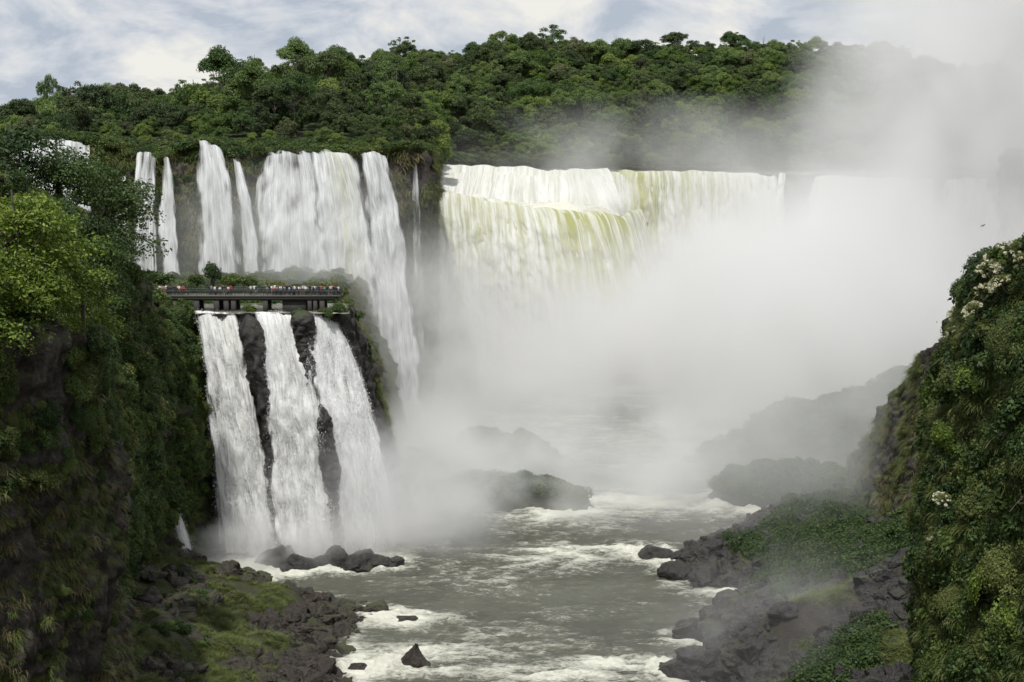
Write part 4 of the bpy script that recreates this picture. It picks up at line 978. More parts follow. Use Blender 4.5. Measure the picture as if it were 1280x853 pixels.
rib('black rock rib between the two left terrace falls', (309, 393, 226.0), (352, 680, 217.8), 1.8, 0.6, 1)
rib('dark rock knob between the middle terrace falls', (376, 387, 226.6), (388, 480, 223.0), 1.5, 0.5, 2)
rib('wet black rock showing through the lower right terrace fall', (400, 505, 221.2), (422, 690, 216.8), 0.7, 0.8, 3)
# right side
cover('right_shore_greenery', right_shore, 4200, 30, [SH[2], SH[5]], (0.5, 1.5), 'grey-green shrub on the misty right shore', 'shrub', 'shrubs on the right shore', 'shrubs and creepers on the right shore', lambda q, n: (q[:, 2] > R + 4.0) & (fbm(q * 0.07 + 3, 2) > -0.2 + 0.5 * sstep(190, 165, q[:, 1])), 0.8, 16)
cover('right_shore_grass', right_shore, 12000, 0, GRU, (0.6, 1.4), '', '', '', 'grass between the boulders of the right shore', lambda q, n: (q[:, 2] > R + 3.5) & (fbm(q * 0.09, 2) > 0.12), 0.8, 17, stuff_cat='grass')
cover('right_cliff_greenery', right_cliff, 1500, 12, SH, (0.35, 0.8), 'dark shrub on the steep cliff behind the flowering slope', 'shrub', 'shrubs on the right cliff', 'dark plants on the right cliff', lambda q, n: fbm(q * 0.09, 2) > 0.12, 0.4, 18)
cover('right_cliff_grass', right_cliff, 3600, 0, GR, (0.7, 1.6), '', '', '', 'hanging grass on the right cliff', lambda q, n: fbm(q * 0.1 + 5, 2) > 0.08, hang=True, seed=19, stuff_cat='grass')
cover('right_top_greenery', right_cliff_top, 500, 8, SH, (0.5, 1.3), 'dark shrub on the rim of the right cliff', 'shrub', 'shrubs on the rim of the right cliff', 'undergrowth on top of the right cliff', None, 0.9, 20)
cover('near_right_greenery', near_right, 3600, 50, SHN + [SH[0], SH[2]], (0.45, 1.6), 'dense leafy shrub on the near right slope', 'shrub', 'shrubs on the near right slope', 'dense greenery covering the near right slope', None, 0.35, 21, view=520)
cover('near_right_vines', near_right, 2600, 0, [GR[1], GR[2], GR[4], GRU[0], GRU[1]], (0.5, 1.2), '', '', '', 'long grass and creepers hanging among the shrubs of the near right slope', nmask(0.14, -0.1, 31), hang=True, seed=41, sink=-0.55, view=520, stuff_cat='creepers')
for k, s in enumerate((isl_right, isl_left, isl_back, head_right)):
    nm = ['rock island by the right shore', 'low rock bank in the mist', 'island deep in the mist', 'misty headland behind the right shore'][k]
    cover('island_greenery', s, 2600, 5, SH, (0.7, 1.7), 'grey shrub on the ' + nm, 'shrub', 'shrubs on the ' + nm, 'low bushes on the ' + nm, lambda q, n: q[:, 2] > R + 2.2, 0.9, 22 + k)
cover('far_bank_greenery', far_bank, 700, 0, SH, (1.0, 2.5), '', '', '', 'plants on the far right bank', None, 0.9, 30)

# ---- flowering shrubs of the right slope
def blossom_mesh(n, rad, seed):
    r = np.random.default_rng(seed); c = sphere_pts(n, r); c[:, 2] = np.abs(c[:, 2]); c *= rad * r.uniform(0.85, 1.08, (n, 1)); c[:, 2] *= 0.85
    V, F = clump_leaves(c, np.full(n, 0.25) * r.uniform(0.6, 1.3, n), -44, 0.14, r, 0.8, 0.6)
    return mesh_np('blossom', V, F, M['blossom'])
BL = [blossom_mesh(40, 1.25, 5), blossom_mesh(22, 1.25, 6), blossom_mesh(56, 1.2, 7)]
for px, py, D, s, b, lab in [(1262, 326, 106, 0.75, 1, 'flowering shrub at the top right of the near right slope'), (1244, 352, 109, 0.95, 2, 'cream-flowered shrub just below the top of the near right slope'), (1222, 352, 112, 0.75, 0, 'cream-flowered shrub on the crest of the near right slope'), (1206, 378, 114, 0.9, 2, 'heavily flowering shrub on the edge of the near right slope'), (1226, 384, 110, 0.8, 0, 'cream-flowered shrub in the middle of the flowering patch'),
                             (1252, 372, 108, 0.8, 2, 'cream-flowered shrub at the right of the flowering patch'), (1236, 336, 110, 0.7, 0, 'cream-flowered shrub on the rim above the flowering patch'), (1212, 404, 113, 0.7, 0, 'cream-flowered shrub below the middle of the flowering patch'), (1272, 346, 105, 0.7, 1, 'flowering shrub at the right edge near the top of the slope'), (1192, 404, 117, 0.8, 0, 'flowering shrub at the lower left of the flowering patch'), (1190, 430, 120, 0.6, 1, 'lowest flowering shrub on the edge of the near right slope'), (1176, 630, 112, 0.55, 1, 'small flowering shrub half way down the near right slope'), (1165, 690, 114, 0.5, 1, 'small flowering shrub low on the near right slope')]:
    sx_, sy_ = proj(near_right[1]); dp_ = ((sx_ - px) ** 2 + (sy_ - py) ** 2) ** 0.5; kk = np.argmin(np.maximum(dp_, 14) * 4 + near_right[1][..., 1]); vi, vj = np.unravel_index(kk, sx_.shape)
    copy_thing('flowering_shrub', tuple(near_right[1][vi, vj] + near_right[2][vi, vj] * 1.2 + np.array([0, -1.2, 0.9])), (0.25, -0.45, px * 0.3), s, [('foliage', SHN[1]), ('blossom', BL[b])], lab, 'shrub', 'cream-flowered shrubs')
for px, py, s, k, lab in [(1262, 700, 1.5, 1, 'bright light green shrub low at the right edge'), (1232, 735, 1.3, 0, 'bright light green shrub left of the one at the lower right edge'), (1200, 745, 1.1, 1, 'light green spray of leaves low on the near right slope'), (1270, 760, 1.4, 0, 'light green shrub at the right edge below the brightest one'), (1262, 420, 1.3, 1, 'sunlit olive shrub right of the flowering patch'), (1215, 470, 1.2, 0, 'sunlit shrub below the flowering patch'), (1240, 520, 1.4, 1, 'sunlit rounded shrub in the upper part of the near right slope'), (1180, 545, 1.0, 0, 'sunlit shrub on the left edge of the near right slope')]:
    sx_, sy_ = proj(near_right[1]); dp_ = ((sx_ - px) ** 2 + (sy_ - py) ** 2) ** 0.5; kk = np.argmin(np.maximum(dp_, 14) * 4 + near_right[1][..., 1]); vi, vj = np.unravel_index(kk, sx_.shape)
    o = obj('shrub', SHL[k], loc=near_right[1][vi, vj] + near_right[2][vi, vj] * 1.0); o.scale = (s * rng.uniform(0.9, 1.5), s * rng.uniform(0.9, 1.4), s * rng.uniform(0.55, 0.8)); o.rotation_euler = orient(near_right[2][vi, vj], rng, 0.3); tag(o, lab, 'shrub', 'light shrubs on the near right slope')
# bare branching twig
def branch_paths(rng, p, d, L_, r, depth, out):
    q = p + d * L_; out.append((np.array([p, (p + q) / 2 + rng.normal(size=3) * L_ * 0.06, q]), [r, r * 0.8, r * 0.55]))
    if depth:
        for _ in range(3):
            e = d + rng.normal(size=3) * 0.55; e /= np.linalg.norm(e); branch_paths(rng, q, e, L_ * rng.uniform(0.55, 0.8), r * 0.55, depth - 1, out)
for px, py, D, lab, sd in [(1250, 480, 99, 'bare pale branches among the leaves of the near right slope', 3), (1215, 760, 97, 'bare pale twig low on the near right slope', 5), (1262, 640, 93, 'bare pale twig half way down the near right slope', 9), (1232, 560, 97, 'bare pale twig left of the branches on the near right slope', 12), (1200, 660, 102, 'bare pale twig near the left edge of the near right slope', 14)]:
    out = []; branch_paths(np.random.default_rng(sd), np.zeros(3), np.array([0.3, -0.5, 0.8]), 0.9, 0.03, 3, out); V, F = tube_mesh(out, 4)
    o = obj('bare_branch', mesh_np('bare_branch', V, F, M['twig']), loc=at(px, py, D)); tag(o, lab, 'branch')

# ---- trees of the left side
NT = [make_tree(rng, 15, 6.0, 11.0, 46, 0.36, 56, M['leaf_dark'], 0.30, 1.05), make_tree(rng, 13, 5.0, 10, 38, 0.36, 60, M['leaf_dark'], 0.26, 1.0), make_tree(rng, 11, 4.6, 8.5, 46, 0.34, 80, M['leaf_mid'], 0.24, 1.0)]
BTs = [make_tree(rng, 8.5, 3.2, 6.6, 44, 0.26, 120, M['leaf_bright'], 0.18, 1.0), make_tree(rng, 7.5, 2.9, 6.0, 40, 0.26, 120, M['leaf_bright'], 0.16, 1.0)]
def tree_at(px, top_py, D, k, kinds, lab, h, name='tree', grp=None):
    (tm, cm) = kinds[k]; H = max(v.co.z for v in cm.vertices); p = at(px, top_py, D); s = h / H
    copy_thing(name, (p[0], D, p[2] - h), (0, 0, px * 0.13 + k), s, [('trunk', tm), ('crown', cm)], lab, 'tree', grp)
GD = 'tall dark trees on the left slope'
tree_at(70, 172, 182, 0, NT, 'tall dark tree on the left with white water showing through its crown', 17, grp=GD)
tree_at(8, 150, 176, 1, NT, 'tall dark tree at the left edge of the picture', 18, grp=GD)
tree_at(128, 196, 196, 1, NT, 'slender dark tree in front of the upper left cliff', 17, grp=GD)
tree_at(36, 228, 160, 0, NT, 'dark tree just behind the bright trees of the near left cliff', 13, grp=GD)
tree_at(128, 275, 196, 2, NT, 'dark green tree leaning out beside the left end of the walkway', 11, grp=GD)
tree_at(96, 262, 176, 1, NT, 'dark green tree above the overgrown left slope', 12, grp=GD)
tree_at(146, 322, 208, 2, NT, 'small dark tree next to the left end of the walkway', 7.5, grp=GD)
tree_at(-40, 170, 165, 0, NT, 'dark tree cut by the left edge of the picture', 17, grp=GD)
GB = 'bright sunlit trees on the near left cliff'
tree_at(14, 236, 104, 0, BTs, 'bright yellow-green tree at the left edge on the near left cliff', 9.5, grp=GB)
tree_at(66, 262, 110, 1, BTs, 'bright yellow-green tree standing right of the brightest tree on the left', 8.5, grp=GB)
tree_at(-20, 300, 98, 1, BTs, 'bright leafy tree cut by the left edge below the brightest tree', 8, grp=GB)
tree_at(40, 330, 103, 0, BTs, 'bright leafy tree low on the rim of the near left cliff', 6.5, grp=GB)
tree_at(-10, 395, 100, 0, BTs, 'leafy tree at the left edge below the bright trees', 6, grp=GB)
tree_at(120, 300, 150, 2, NT, 'mid green tree between the bright trees and the walkway', 9, grp=GD)
tree_at(85, 360, 120, 2, NT, 'mid green tree below the bright trees at the cliff rim', 6, grp=GD)
tree_at(100, 330, 114, 1, BTs, 'light green tree at the right end of the near cliff rim', 6.5, grp=GB)
# ================================================================== BOULDERS
rng = np.random.default_rng(77)
RKB = [rock_mesh(rng, M['boulder'], 4) for _ in range(9)]; RKW = [rock_mesh(rng, M['boulder_wet'], 4) for _ in range(9)]
pk = rock_mesh(rng, M['boulder'], 4)
for v in pk.vertices:
    t_ = max(0.16, 1 - 0.62 * (v.co.z + 0.5)); v.co.x = v.co.x * t_ + 0.1 * v.co.z; v.co.y *= t_; v.co.z *= 1.25
def boulders(surf, count, things, protos, size, label, group, mask, seed, stuff_name, stuff_label):
    r = np.random.default_rng(seed); _, P, n = surf; q, nn = scatter(P, n, count, r, mask); k = in_view(q, 60); q, nn = q[k], nn[k]
    s = size[0] + (size[1] - size[0]) * r.random(len(q)) ** 2.6
    q = q - np.array([0, 0, 1.0]) * (s * 0.15)[:, None]
    s3 = s[:, None] * r.uniform(0.75, 1.3, (len(q), 3)); rots = [Euler((r.normal() * 0.4, r.normal() * 0.4, r.uniform(0, 6.28))) for _ in q]
    idx = r.integers(0, len(protos), len(q)); x, y = proj(q); vis = (x > 0) & (x < 1280) & (y < 853)
    o = np.argsort(-(s / q[:, 1] * (0.3 + vis))); a, b = o[:things], o[things:]
    labs = []; ys = np.argsort(np.argsort(y[a])) / len(a); xs_ = np.argsort(np.argsort(x[a])) / len(a); ss = np.argsort(np.argsort(-(s / q[:, 1])[a]))
    for i in range(len(a)):
        sz = 'largest' if ss[i] == 0 else 'huge' if ss[i] < len(a) * 0.1 else 'large' if ss[i] < len(a) * 0.3 else 'mid-sized' if ss[i] < len(a) * 0.65 else 'small'
        fl = 'flat ' if s3[a[i], 2] < 0.85 * s3[a[i], 0] else 'upright ' if s3[a[i], 2] > 1.15 * s3[a[i], 0] else ''
        labs.append('%s %s%s, %s %s' % (sz, fl, label, ['topmost', 'upper', 'middle', 'lower', 'lowest'][min(4, int(ys[i] * 5))], ['left', 'centre-left', 'centre', 'centre-right', 'right'][min(4, int(xs_[i] * 5))]))
    place_things('boulder', protos, q[a], [rots[i] for i in a], s3[a], idx[a], labs, 'boulder', group)
    if len(b): stuff_instances(stuff_name, protos, q[b], [rots[i] for i in b], s3[b], idx[b], stuff_label, 'rocks')
boulders(talus, 4200, 150, RKB, (0.25, 2.3), 'dark brown boulder among the rocks piled on the left shore', 'boulders of the left shore', lambda q, n: (fbm(q * 0.10 + 2, 2) + 0.13 * (R + 4 - q[:, 2]) > -0.15), 1, 'small_rocks', 'small brown rocks of the left shore')
boulders(right_shore, 6500, 110, RKW, (0.25, 2.2), 'grey wet boulder among the rocks of the right shore', 'boulders of the right shore', lambda q, n: (fbm(q * 0.10 + 2, 2) + 0.06 * (R + 5 - q[:, 2]) > -0.45), 2, 'small_grey_rocks', 'small grey rocks of the right shore')
boulders(slope, 260, 14, RKB, (0.3, 1.2), 'rock half buried in the green of the left slope', 'rocks in the left slope', lambda q, n: (q[:, 2] < -46), 3, 'slope_rocks', 'small rocks in the left slope')
def rock_at(label, px, py, w, h, mats=RKW, k=0, rz=None, D=None, group=None):
    """A rock standing in the river: base at (px, py), w x h picture pixels."""
    p = on_z(px, py) if D is None else at(px, py, D); m = w / FPX * p[1]; hh = h / FPX * p[1]
    me = mats[k % len(mats)]; X = np.array([v.co for v in me.vertices]); ext = np.ptp(X, axis=0)
    o = obj('boulder', me, loc=(p[0], p[1], p[2] - hh * 0.25)); sx = m / ext[0]; o.scale = (sx, sx, 1.5 * hh / ext[2] if True else sx); o.rotation_euler = (0, 0, rz if rz is not None else 0.0)
    o.location.z = p[2] + hh - X[:, 2].max() * o.scale[2]
    tag(o, label, 'boulder', group); return o
rock_at('lone pointed black boulder in the white water near the bottom', 519, 830, 42, 28, [pk], 0)
rock_at('small black rock awash left of the lone boulder', 448, 838, 26, 10, RKB, 4)
rock_at('low rock awash above the lone boulder', 508, 776, 34, 6, RKB, 5)
rock_at('black rock at the tip of the left shore', 474, 764, 30, 12, RKB, 3)
FR = 'rocks at the foot of the terrace falls'
for k, (px, py, w, h, lab) in enumerate([(312, 692, 34, 12, 'leftmost rock of the row at the foot of the terrace falls'), (343, 708, 48, 26, 'tall rock at the left of the row below the terrace falls'), (372, 712, 50, 22, 'long rock left of centre in the row below the terrace falls'), (398, 708, 40, 16, 'low rock in the middle of the row below the terrace falls'),
                                         (424, 708, 40, 27, 'peaked rock in the row below the terrace falls'), (450, 709, 50, 20, 'broad rock right of the peaked rock below the terrace falls'), (475, 709, 40, 16, 'second last rock of the row below the terrace falls'), (494, 708, 26, 13, 'rightmost rock of the row below the terrace falls'), (358, 700, 40, 20, 'rock behind the tall rock at the foot of the terrace falls')]):
    rock_at(lab, px, py, w, h, RKW, k, group=FR)
RR = 'rocks in the water off the right shore'
for k, (px, py, w, h, lab) in enumerate([(820, 697, 52, 16, 'flat dark rock in mid river nearest the rapids'), (850, 701, 36, 18, 'rock just right of the flat rock in mid river'), (848, 722, 54, 20, 'dark rock at the point of the right shore'), (885, 728, 50, 24, 'dark rock behind the point of the right shore'), (868, 700, 40, 26, 'rock rising behind the point of the right shore'),
                                         (900, 690, 60, 28, 'tall grey rock on the waterline of the right shore'), (860, 797, 48, 22, 'isolated dark rock on the lower right waterline'), (890, 800, 46, 26, 'dark rock beside the isolated rock on the lower right waterline'), (848, 844, 54, 22, 'foam-washed dark rock at the bottom right of the river'), (885, 846, 50, 28, 'dark rock right of the foam-washed rock at the bottom'),
                                         (1075, 735, 62, 48, 'big dark boulder on the slope of the right shore'), (920, 760, 60, 22, 'dark rock reaching into the river at the right shore'), (1120, 862, 60, 36, 'rounded rock at the bottom edge below the right slope'), (830, 836, 18, 8, 'small rock awash left of the foam-washed rock')]):
    rock_at(lab, px, py, w, h, RKW, k + 2, group=RR)

# ================================================================== WALKWAY
def box(V, F, lo, hi):
    b = len(V); x0, y0, z0 = lo; x1, y1, z1 = hi
    V += [(x0, y0, z0), (x1, y0, z0), (x1, y1, z0), (x0, y1, z0), (x0, y0, z1), (x1, y0, z1), (x1, y1, z1), (x0, y1, z1)]
    F += [(b, b + 3, b + 2, b + 1), (b + 4, b + 5, b + 6, b + 7), (b, b + 1, b + 5, b + 4), (b + 1, b + 2, b + 6, b + 5), (b + 2, b + 3, b + 7, b + 6), (b + 3, b, b + 4, b + 7)]
def boxes(name, L_, mat):
    V, F = [], []
    for lo, hi in L_: box(V, F, lo, hi)
    return mesh_np(name, np.array(V), np.array(F), mat)
ZD, Y0, Y1 = -22.3, 231.2, 235.4
def wx(px): return at(px, 365, Y0)[0]
XL, XR = wx(150), wx(424.5)
walk = empty('walkway', (XL, Y0, ZD)); tag(walk, 'dark raised concrete walkway with railings, crowded with visitors above the terrace falls', 'walkway')
def wpart(name, L_, mat):
    o = obj(name, boxes(name, [(np.array(a) - np.array([XL, Y0, ZD]), np.array(b) - np.array([XL, Y0, ZD])) for a, b in L_], mat), walk); return o
wpart('deck', [((XL, Y0, ZD - 0.16), (XR, Y1, ZD))], M['deck'])
for k in range(14):
    pass
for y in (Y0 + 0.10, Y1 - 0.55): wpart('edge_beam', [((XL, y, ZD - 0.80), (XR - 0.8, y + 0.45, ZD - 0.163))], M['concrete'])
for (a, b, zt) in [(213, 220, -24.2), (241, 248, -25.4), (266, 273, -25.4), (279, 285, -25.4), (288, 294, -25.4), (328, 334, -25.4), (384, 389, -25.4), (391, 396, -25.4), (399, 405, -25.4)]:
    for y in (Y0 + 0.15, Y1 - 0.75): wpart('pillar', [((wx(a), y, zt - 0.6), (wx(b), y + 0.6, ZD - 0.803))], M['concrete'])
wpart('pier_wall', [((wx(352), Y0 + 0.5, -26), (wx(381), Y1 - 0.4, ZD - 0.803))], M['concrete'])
npost = 24; xs = np.linspace(XL, XR - 0.06, npost); sp_ = xs[1] - xs[0]
for y in (Y0 + 0.03, Y1 - 0.10):
    wpart('top_rail', [((XL, y - 0.02, ZD + 1.05), (XR, y + 0.09, ZD + 1.13))], M['rail'])
    wpart('bottom_rail', [((XL, y, ZD + 0.08), (XR, y + 0.06, ZD + 0.14))], M['rail'])
pm = boxes('railing_post', [((0, 0, 0), (0.07, 0.065, 1.048))], M['rail'])
gl = [((0.07 + 0.085 * i, 0.015, 0.142), (0.07 + 0.085 * i + 0.032, 0.045, 1.047)) for i in range(int((sp_ - 0.1) / 0.085))]
rm = boxes('railing_panel', gl, M['rail'])
for y in (Y0 + 0.03, Y1 - 0.10):
    for k, x in enumerate(xs):
        o = obj('railing_post', pm, walk); o.location = (x - XL, y - Y0, 0.002)
        if k < npost - 1: o = obj('railing_panel', rm, walk); o.location = (x - XL, y - Y0, 0)
wpart('end_rail', [((XR - 0.06, Y0 + 0.15, ZD + 1.05), (XR + 0.03, Y1 - 0.12, ZD + 1.13))] + [((XR - 0.05, Y0 + 0.2 + 0.09 * i, ZD + 0.003), (XR - 0.01, Y0 + 0.235 + 0.09 * i, ZD + 1.048)) for i in range(42)], M['rail'])

# ================================================================== PEOPLE
def cloth_mat(name):
    m, N, L, b, out = new_mat(name); oi = N.new('ShaderNodeObjectInfo'); n = tex_noise(N, L, geo_pos(N), 9.0, 4)
    L.new(mixc(N, L, n, oi.outputs['Color'], mixc(N, L, 1.0, oi.outputs['Color'], (0.7, 0.7, 0.7), 'MULTIPLY')), b.inputs['Base Color']); b.inputs['Roughness'].default_value = 0.85
    return m
MC = cloth_mat('person_colour')
def person_meshes(pose):
    J = {'pelvis': (0, 0, .95, .125), 'belly': (0, 0, 1.08, .12), 'chest': (0, .01, 1.30, .135), 'neck': (0, .005, 1.47, .055), 'chin': (0, -.02, 1.53, .068), 'head': (0, -.01, 1.62, .092), 'crown': (0, 0, 1.70, .062),
         'lsh': (.17, 0, 1.40, .062), 'rsh': (-.17, 0, 1.40, .062), 'lhip': (.10, 0, .90, .095), 'rhip': (-.10, 0, .90, .095), 'lkn': (.11, -.02, .50, .062), 'rkn': (-.11, -.01, .50, .062), 'lan': (.12, .02, .09, .042), 'ran': (-.12, .02, .09, .042), 'lft': (.13, -.13, .04, .038), 'rft': (-.13, -.13, .04, .038)}
    if pose == 0: J.update(lel=(.24, .02, 1.13, .043), rel=(-.24, .02, 1.13, .043), lwr=(.25, -.06, .88, .030), rwr=(-.25, -.06, .88, .030), lha=(.25, -.10, .79, .034), rha=(-.25, -.10, .79, .034))
    elif pose == 1: J.update(lel=(.27, -.10, 1.18, .043), rel=(-.27, -.10, 1.18, .043), lwr=(.20, -.32, 1.15, .030), rwr=(-.20, -.32, 1.15, .030), lha=(.17, -.39, 1.14, .034), rha=(-.17, -.39, 1.14, .034))
    else: J.update(lel=(.26, -.16, 1.26, .043), rel=(-.26, -.16, 1.26, .043), lwr=(.10, -.28, 1.50, .030), rwr=(-.10, -.28, 1.50, .030), lha=(.06, -.27, 1.58, .034), rha=(-.06, -.27, 1.58, .034))
    names = list(J); E = [('pelvis', 'belly'), ('belly', 'chest'), ('chest', 'neck'), ('neck', 'chin'), ('chin', 'head'), ('head', 'crown'), ('chest', 'lsh'), ('chest', 'rsh'), ('lsh', 'lel'), ('rsh', 'rel'), ('lel', 'lwr'), ('rel', 'rwr'), ('lwr', 'lha'), ('rwr', 'rha'), ('pelvis', 'lhip'), ('pelvis', 'rhip'), ('lhip', 'lkn'), ('rhip', 'rkn'), ('lkn', 'lan'), ('rkn', 'ran'), ('lan', 'lft'), ('ran', 'rft')]
    me = bpy.data.meshes.new('skeleton'); me.from_pydata([J[n][:3] for n in names], [(names.index(a), names.index(b)) for a, b in E], [])
    o = bpy.data.objects.new('skeleton', me); COL.objects.link(o)
    o.modifiers.new('skin', 'SKIN'); sv = me.skin_vertices[0].data
    for k, n in enumerate(names): sv[k].radius = (J[n][3],) * 2
    sv[0].use_root = True
    o.modifiers.new('sub', 'SUBSURF').levels = 1
    bm_ = o.evaluated_get(bpy.context.evaluated_depsgraph_get()).to_mesh()
    V = np.array([v.co for v in bm_.vertices]); Nn = np.array([v.normal for v in bm_.vertices]); F = np.array([list(p.vertices) for p in bm_.polygons if len(p.vertices) == 4])
    bpy.data.objects.remove(o)
    c = V[F].mean(1)
    def sub(name, k, push):
        f = F[k]; ids = np.unique(f); mp = np.full(len(V), -1); mp[ids] = np.arange(len(ids)); return mesh_np(name, V[ids] + Nn[ids] * push, mp[f], MC, True)
    arm = np.abs(c[:, 0]) > 0.19
    shirt = (c[:, 2] > 0.93) & (c[:, 2] < 1.46) & ~((np.abs(c[:, 1]) > 0.22)) & ~(arm & (c[:, 2] < 1.16))
    trous = (c[:, 2] > 0.10) & (c[:, 2] <= 0.97) & (np.abs(c[:, 0]) < 0.21)
    hair = (c[:, 2] > 1.60) & (c[:, 1] > -0.075 + 0.9 * np.clip(1.68 - c[:, 2], 0, 1))
    return [('body', mesh_np('body', V, F, MC, True)), ('shirt', sub('shirt', shirt, 0.014)), ('trousers', sub('trousers', trous, 0.012)), ('hair', sub('hair', hair, 0.018))]
PM = [person_meshes(k) for k in range(3)]
prng = np.random.default_rng(5)
COLS = {'blue': (0.05, 0.22, 0.55), 'white': (0.80, 0.80, 0.80), 'black': (0.02, 0.02, 0.022), 'red': (0.50, 0.03, 0.03), 'grey': (0.25, 0.25, 0.26), 'pink': (0.55, 0.22, 0.28), 'navy': (0.03, 0.045, 0.11), 'tan': (0.42, 0.28, 0.17), 'pale blue': (0.45, 0.52, 0.66), 'teal': (0.10, 0.33, 0.32), 'green': (0.07, 0.16, 0.06), 'orange': (0.55, 0.20, 0.06)}
row = [(176, 'grey'), (179, 'black'), (182.5, 'red'), (185, 'black'), (189, 'blue'), (190.5, 'blue'), (193, 'white'), (196, 'black'), (198, 'white'), (200, 'white'), (202.5, 'tan'), (204, 'grey'), (206, 'orange'), (207.5, 'white'), (210, 'black'), (212, 'grey'), (214, 'black'), (216.5, 'navy'), (219, 'black'), (221, 'black'), (223, 'white'), (225, 'pink'), (227.5, 'red'), (229, 'red'), (234.5, 'black'),
       (262, 'black'), (264.5, 'grey'), (268.5, 'white'), (271, 'black'), (275, 'white'), (278, 'navy'), (279.5, 'navy'), (283, 'black'), (285.5, 'white'), (289, 'red'), (313.5, 'white'), (318, 'white'), (320.5, 'navy'), (334, 'grey'), (337.5, 'black'), (340, 'white'), (341.5, 'pink'), (343.5, 'white'), (345, 'orange'), (347, 'grey'), (350, 'pale blue'), (351.5, 'white'), (353.5, 'navy'), (356, 'grey'), (358, 'black'), (360, 'black'),
       (362, 'pale blue'), (364, 'black'), (366.5, 'grey'), (368, 'white'), (370, 'pale blue'), (372, 'black'), (373.5, 'white'), (376, 'grey'), (377.5, 'white'), (379, 'white'), (381, 'pale blue'), (382.5, 'white'), (384, 'grey'), (386, 'black'), (388, 'black'), (390, 'white'), (391.5, 'black'), (393, 'white'), (395, 'pale blue'), (397, 'navy'), (399, 'black'), (400.5, 'pink'), (402, 'red'), (404, 'black'), (405.5, 'teal'), (407.5, 'black'), (409, 'black'), (411, 'navy'), (413, 'white'), (415, 'pink'), (416.5, 'black'), (418.5, 'black'), (420, 'black'), (422, 'black'), (423, 'white')]
HAIRN = [((0.02, 0.015, 0.012), 'dark'), ((0.05, 0.03, 0.02), 'brown'), ((0.25, 0.17, 0.09), 'fair')]
TRN = [((0.03, 0.035, 0.06), 'dark'), ((0.28, 0.25, 0.2), 'khaki'), ((0.06, 0.08, 0.14), 'denim')]
lo_ = {'left': [x for x, _ in row if x < 240], 'middle': [x for x, _ in row if 240 <= x < 325], 'right': [x for x, _ in row if x >= 325]}
for x, cname in row:
    sec = 'left' if x < 240 else 'middle' if x < 325 else 'right'; kk = sorted(lo_[sec]).index(x) + 1
    yy = prng.uniform(Y0 + 0.30, Y0 + 0.75) if prng.random() < 0.6 else prng.uniform(Y0 + 0.9, Y1 - 1.2)
    s = prng.uniform(0.92, 1.07); p = at(x, 365, yy); pose = int(prng.integers(0, 3))
    e = empty('person', (p[0], yy, ZD + 0.005)); e.scale = (s,) * 3; e.rotation_euler = (0, 0, prng.normal() * 0.7 + (math.pi if prng.random() < 0.45 else 0))
    e['label'] = 'person in %s top, %s from the left in the %s group on the walkway' % (cname, ordinal(kk), sec); e['category'] = 'person'; e['group'] = 'visitors on the walkway'
    h = HAIRN[int(prng.choice(3, p=[0.7, 0.2, 0.1]))]; t = TRN[int(prng.integers(0, 3))]
    for n, me in PM[pose]:
        o = obj(n, me, e); c = COLS[cname] if n == 'shirt' else h[0] if n == 'hair' else t[0] if n == 'trousers' else (0.42, 0.27, 0.19); o.color = (*c, 1)

# ================================================================== BIRDS
def bird_mesh():
    V, F = [], []
    for k, (y, r) in enumerate([(-0.26, .02), (-0.20, .06), (-0.08, .09), (0.06, .085), (0.20, .05), (0.30, .03)]):
        for a in range(6): V.append((r * math.cos(a * math.pi / 3), y, r * 0.85 * math.sin(a * math.pi / 3)))
    for k in range(5):
        for a in range(6): F.append((k * 6 + a, k * 6 + (a + 1) % 6, k * 6 + 6 + (a + 1) % 6, k * 6 + 6 + a))
    for s in (-1, 1):
        b = len(V)
        prof = [(0.05, -0.10, 0.12, 0.05), (0.28, -0.14, 0.10, 0.16), (0.52, -0.08, 0.12, 0.13), (0.74, 0.04, 0.13, 0.02)]
        for x, y0, y1, z in prof:
            for dz in (0.012, -0.012): V.append((s * x, y0, z + dz)); V.append((s * x, y1, z + dz))
        for k in range(3):
            i = b + k * 4; F += [(i, i + 1, i + 5, i + 4), (i + 2, i + 6, i + 7, i + 3), (i, i + 4, i + 6, i + 2), (i + 1, i + 3, i + 7, i + 5)]
        F.append((b + 12, b + 13, b + 15, b + 14))
    b = len(V); V += [(-0.03, 0.27, 0.01), (0.03, 0.27, 0.01), (0.09, 0.46, 0), (-0.09, 0.46, 0), (-0.03, 0.27, -0.01), (0.03, 0.27, -0.01), (0.09, 0.46, -0.012), (-0.09, 0.46, -0.012)]
    F += [(b, b + 1, b + 2, b + 3), (b + 4, b + 7, b + 6, b + 5), (b, b + 3, b + 7, b + 4), (b + 1, b + 5, b + 6, b + 2), (b + 2, b + 6, b + 7, b + 3)]
    return mesh_np('bird', np.array(V), np.array(F), M['bird'])
bmh = bird_mesh()
for px, py, D, s, rot, lab in [(1229, 282.5, 245, 0.85, (0.3, -0.35, 0.5), 'black bird soaring in front of the veiled falls'), (1171, 403, 150, 0.35, (0.2, 0.3, 1.2), 'tiny bird flying beside the edge of the flowering slope')]:
    o = obj('bird', bmh, loc=at(px, py, D)); o.scale = (s,) * 3; o.rotation_euler = rot; tag(o, lab, 'bird')
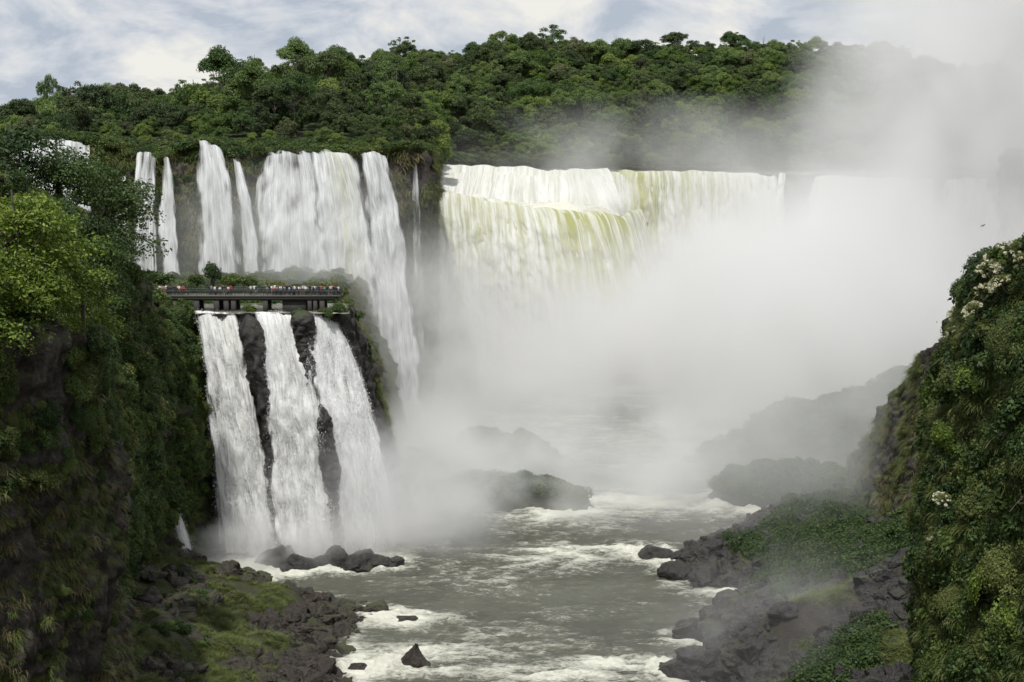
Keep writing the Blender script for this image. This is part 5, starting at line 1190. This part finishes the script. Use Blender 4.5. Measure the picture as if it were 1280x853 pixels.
# ================================================================== MIST
def mist_ellipsoid(label, c, r, density, **kw):
    import bmesh
    bm = bmesh.new(); bmesh.ops.create_icosphere(bm, subdivisions=3, radius=1.0)
    me = bpy.data.meshes.new('mist'); bm.to_mesh(me); bm.free()
    me.materials.append(mist_mat('mist_volume', density, **kw))
    o = obj('mist', me); o.location = c; o.scale = r; tag(o, label, 'mist', kind='stuff')
    return o
def mist_box(label, lo, hi, mat):
    lo, hi = np.array(lo, float), np.array(hi, float)
    V = np.array([[x, y, z] for x in (lo[0], hi[0]) for y in (lo[1], hi[1]) for z in (lo[2], hi[2])])
    F = np.array([[0, 1, 3, 2], [4, 6, 7, 5], [0, 4, 5, 1], [2, 3, 7, 6], [0, 2, 6, 4], [1, 5, 7, 3]])
    o = obj('mist', mesh_np('mist', V, F, mat)); tag(o, label, 'mist', kind='stuff')
    return o
def gorge(N, L, pos, n):
    s = N.new('ShaderNodeSeparateXYZ'); L.new(pos, s.inputs[0])
    x, y, z = s.outputs
    big = tex_noise(N, L, pos, 0.016, 4, 0.55, 0.8)
    # height of the mist top: low at the left, rising into a plume at the right
    topz = maprange(N, L, x, -40, 95, -34, -3, False)
    topz = math_n(N, L, 'ADD', topz, maprange(N, L, x, 55, 165, 0, 165))
    topz = math_n(N, L, 'ADD', topz, math_n(N, L, 'MULTIPLY', math_n(N, L, 'SUBTRACT', big, 0.5), 60))
    h = math_n(N, L, 'SUBTRACT', topz, z)
    d = maprange(N, L, h, -10, 38)
    low = maprange(N, L, z, 14, -30, 0.0, 1.0)
    low = math_n(N, L, 'MAXIMUM', low, maprange(N, L, x, 55, 180, 0.03, 0.70))
    d = math_n(N, L, 'MULTIPLY', d, low)
    d = math_n(N, L, 'MULTIPLY', d, maprange(N, L, y, 252, 318))
    return math_n(N, L, 'MULTIPLY', d, maprange(N, L, n, 0.36, 0.62, 0.10, 1.45))
mist_box('great cloud of grey spray filling the gorge and rising at the right', (-62, 250, R - 2), (215, 470, 120), mist_mat('gorge_mist', 0.05, 'box', nscale=0.03, extra=gorge))
mist_ellipsoid('white spray billowing from the foot of the terrace falls', (W(455, 224, R + 5)), (28, 15, 19), 0.5, nscale=0.06, power=1.3)
mist_ellipsoid('grey mist drifting over the low rock bank in mid river', (W(665, 254, R + 5)), (44, 27, 21), 0.24, nscale=0.04, power=1.0)
mist_ellipsoid('spray in the cove left of the terrace falls', (W(282, 208, R + 2)), (9, 8, 8), 0.5, nscale=0.15, power=1.2)
mist_ellipsoid('thin mist over the boulders of the right shore', (W(1030, 160, R + 5)), (22, 22, 15), 0.06, nscale=0.08, power=1.0)
mist_ellipsoid('grey mist hanging over the right shore and its island', (W(1010, 240, R + 8)), (46, 40, 26), 0.036, nscale=0.035, nlo=0.2, power=0.9)
mist_ellipsoid('thin spray in front of the upper left falls', (W(380, 278, -28)), (46, 18, 32), 0.07, nscale=0.04, nlo=0.25, power=1.0)
mist_ellipsoid('faint spray rising before the forest above the great falls', (W(860, 472, 0)), (105, 26, 26), 0.035, nscale=0.03, nlo=0.3, power=1.0)
mist_ellipsoid('spray at the step of the great falls', (W(752, 446, -9)), (17, 12, 9), 0.16, nscale=0.09, nlo=0.3, power=1.1)
mist_ellipsoid('spray in the cleft between the buttress and the great falls', (W(530, 318, -42)), (20, 20, 32), 0.09, nscale=0.05, nlo=0.25, power=1.0)
mist_ellipsoid('spray hiding the feet of the terrace falls', (W(375, 215, R + 3)), (17, 7, 9), 0.45, nscale=0.12, nlo=0.3, power=1.1)
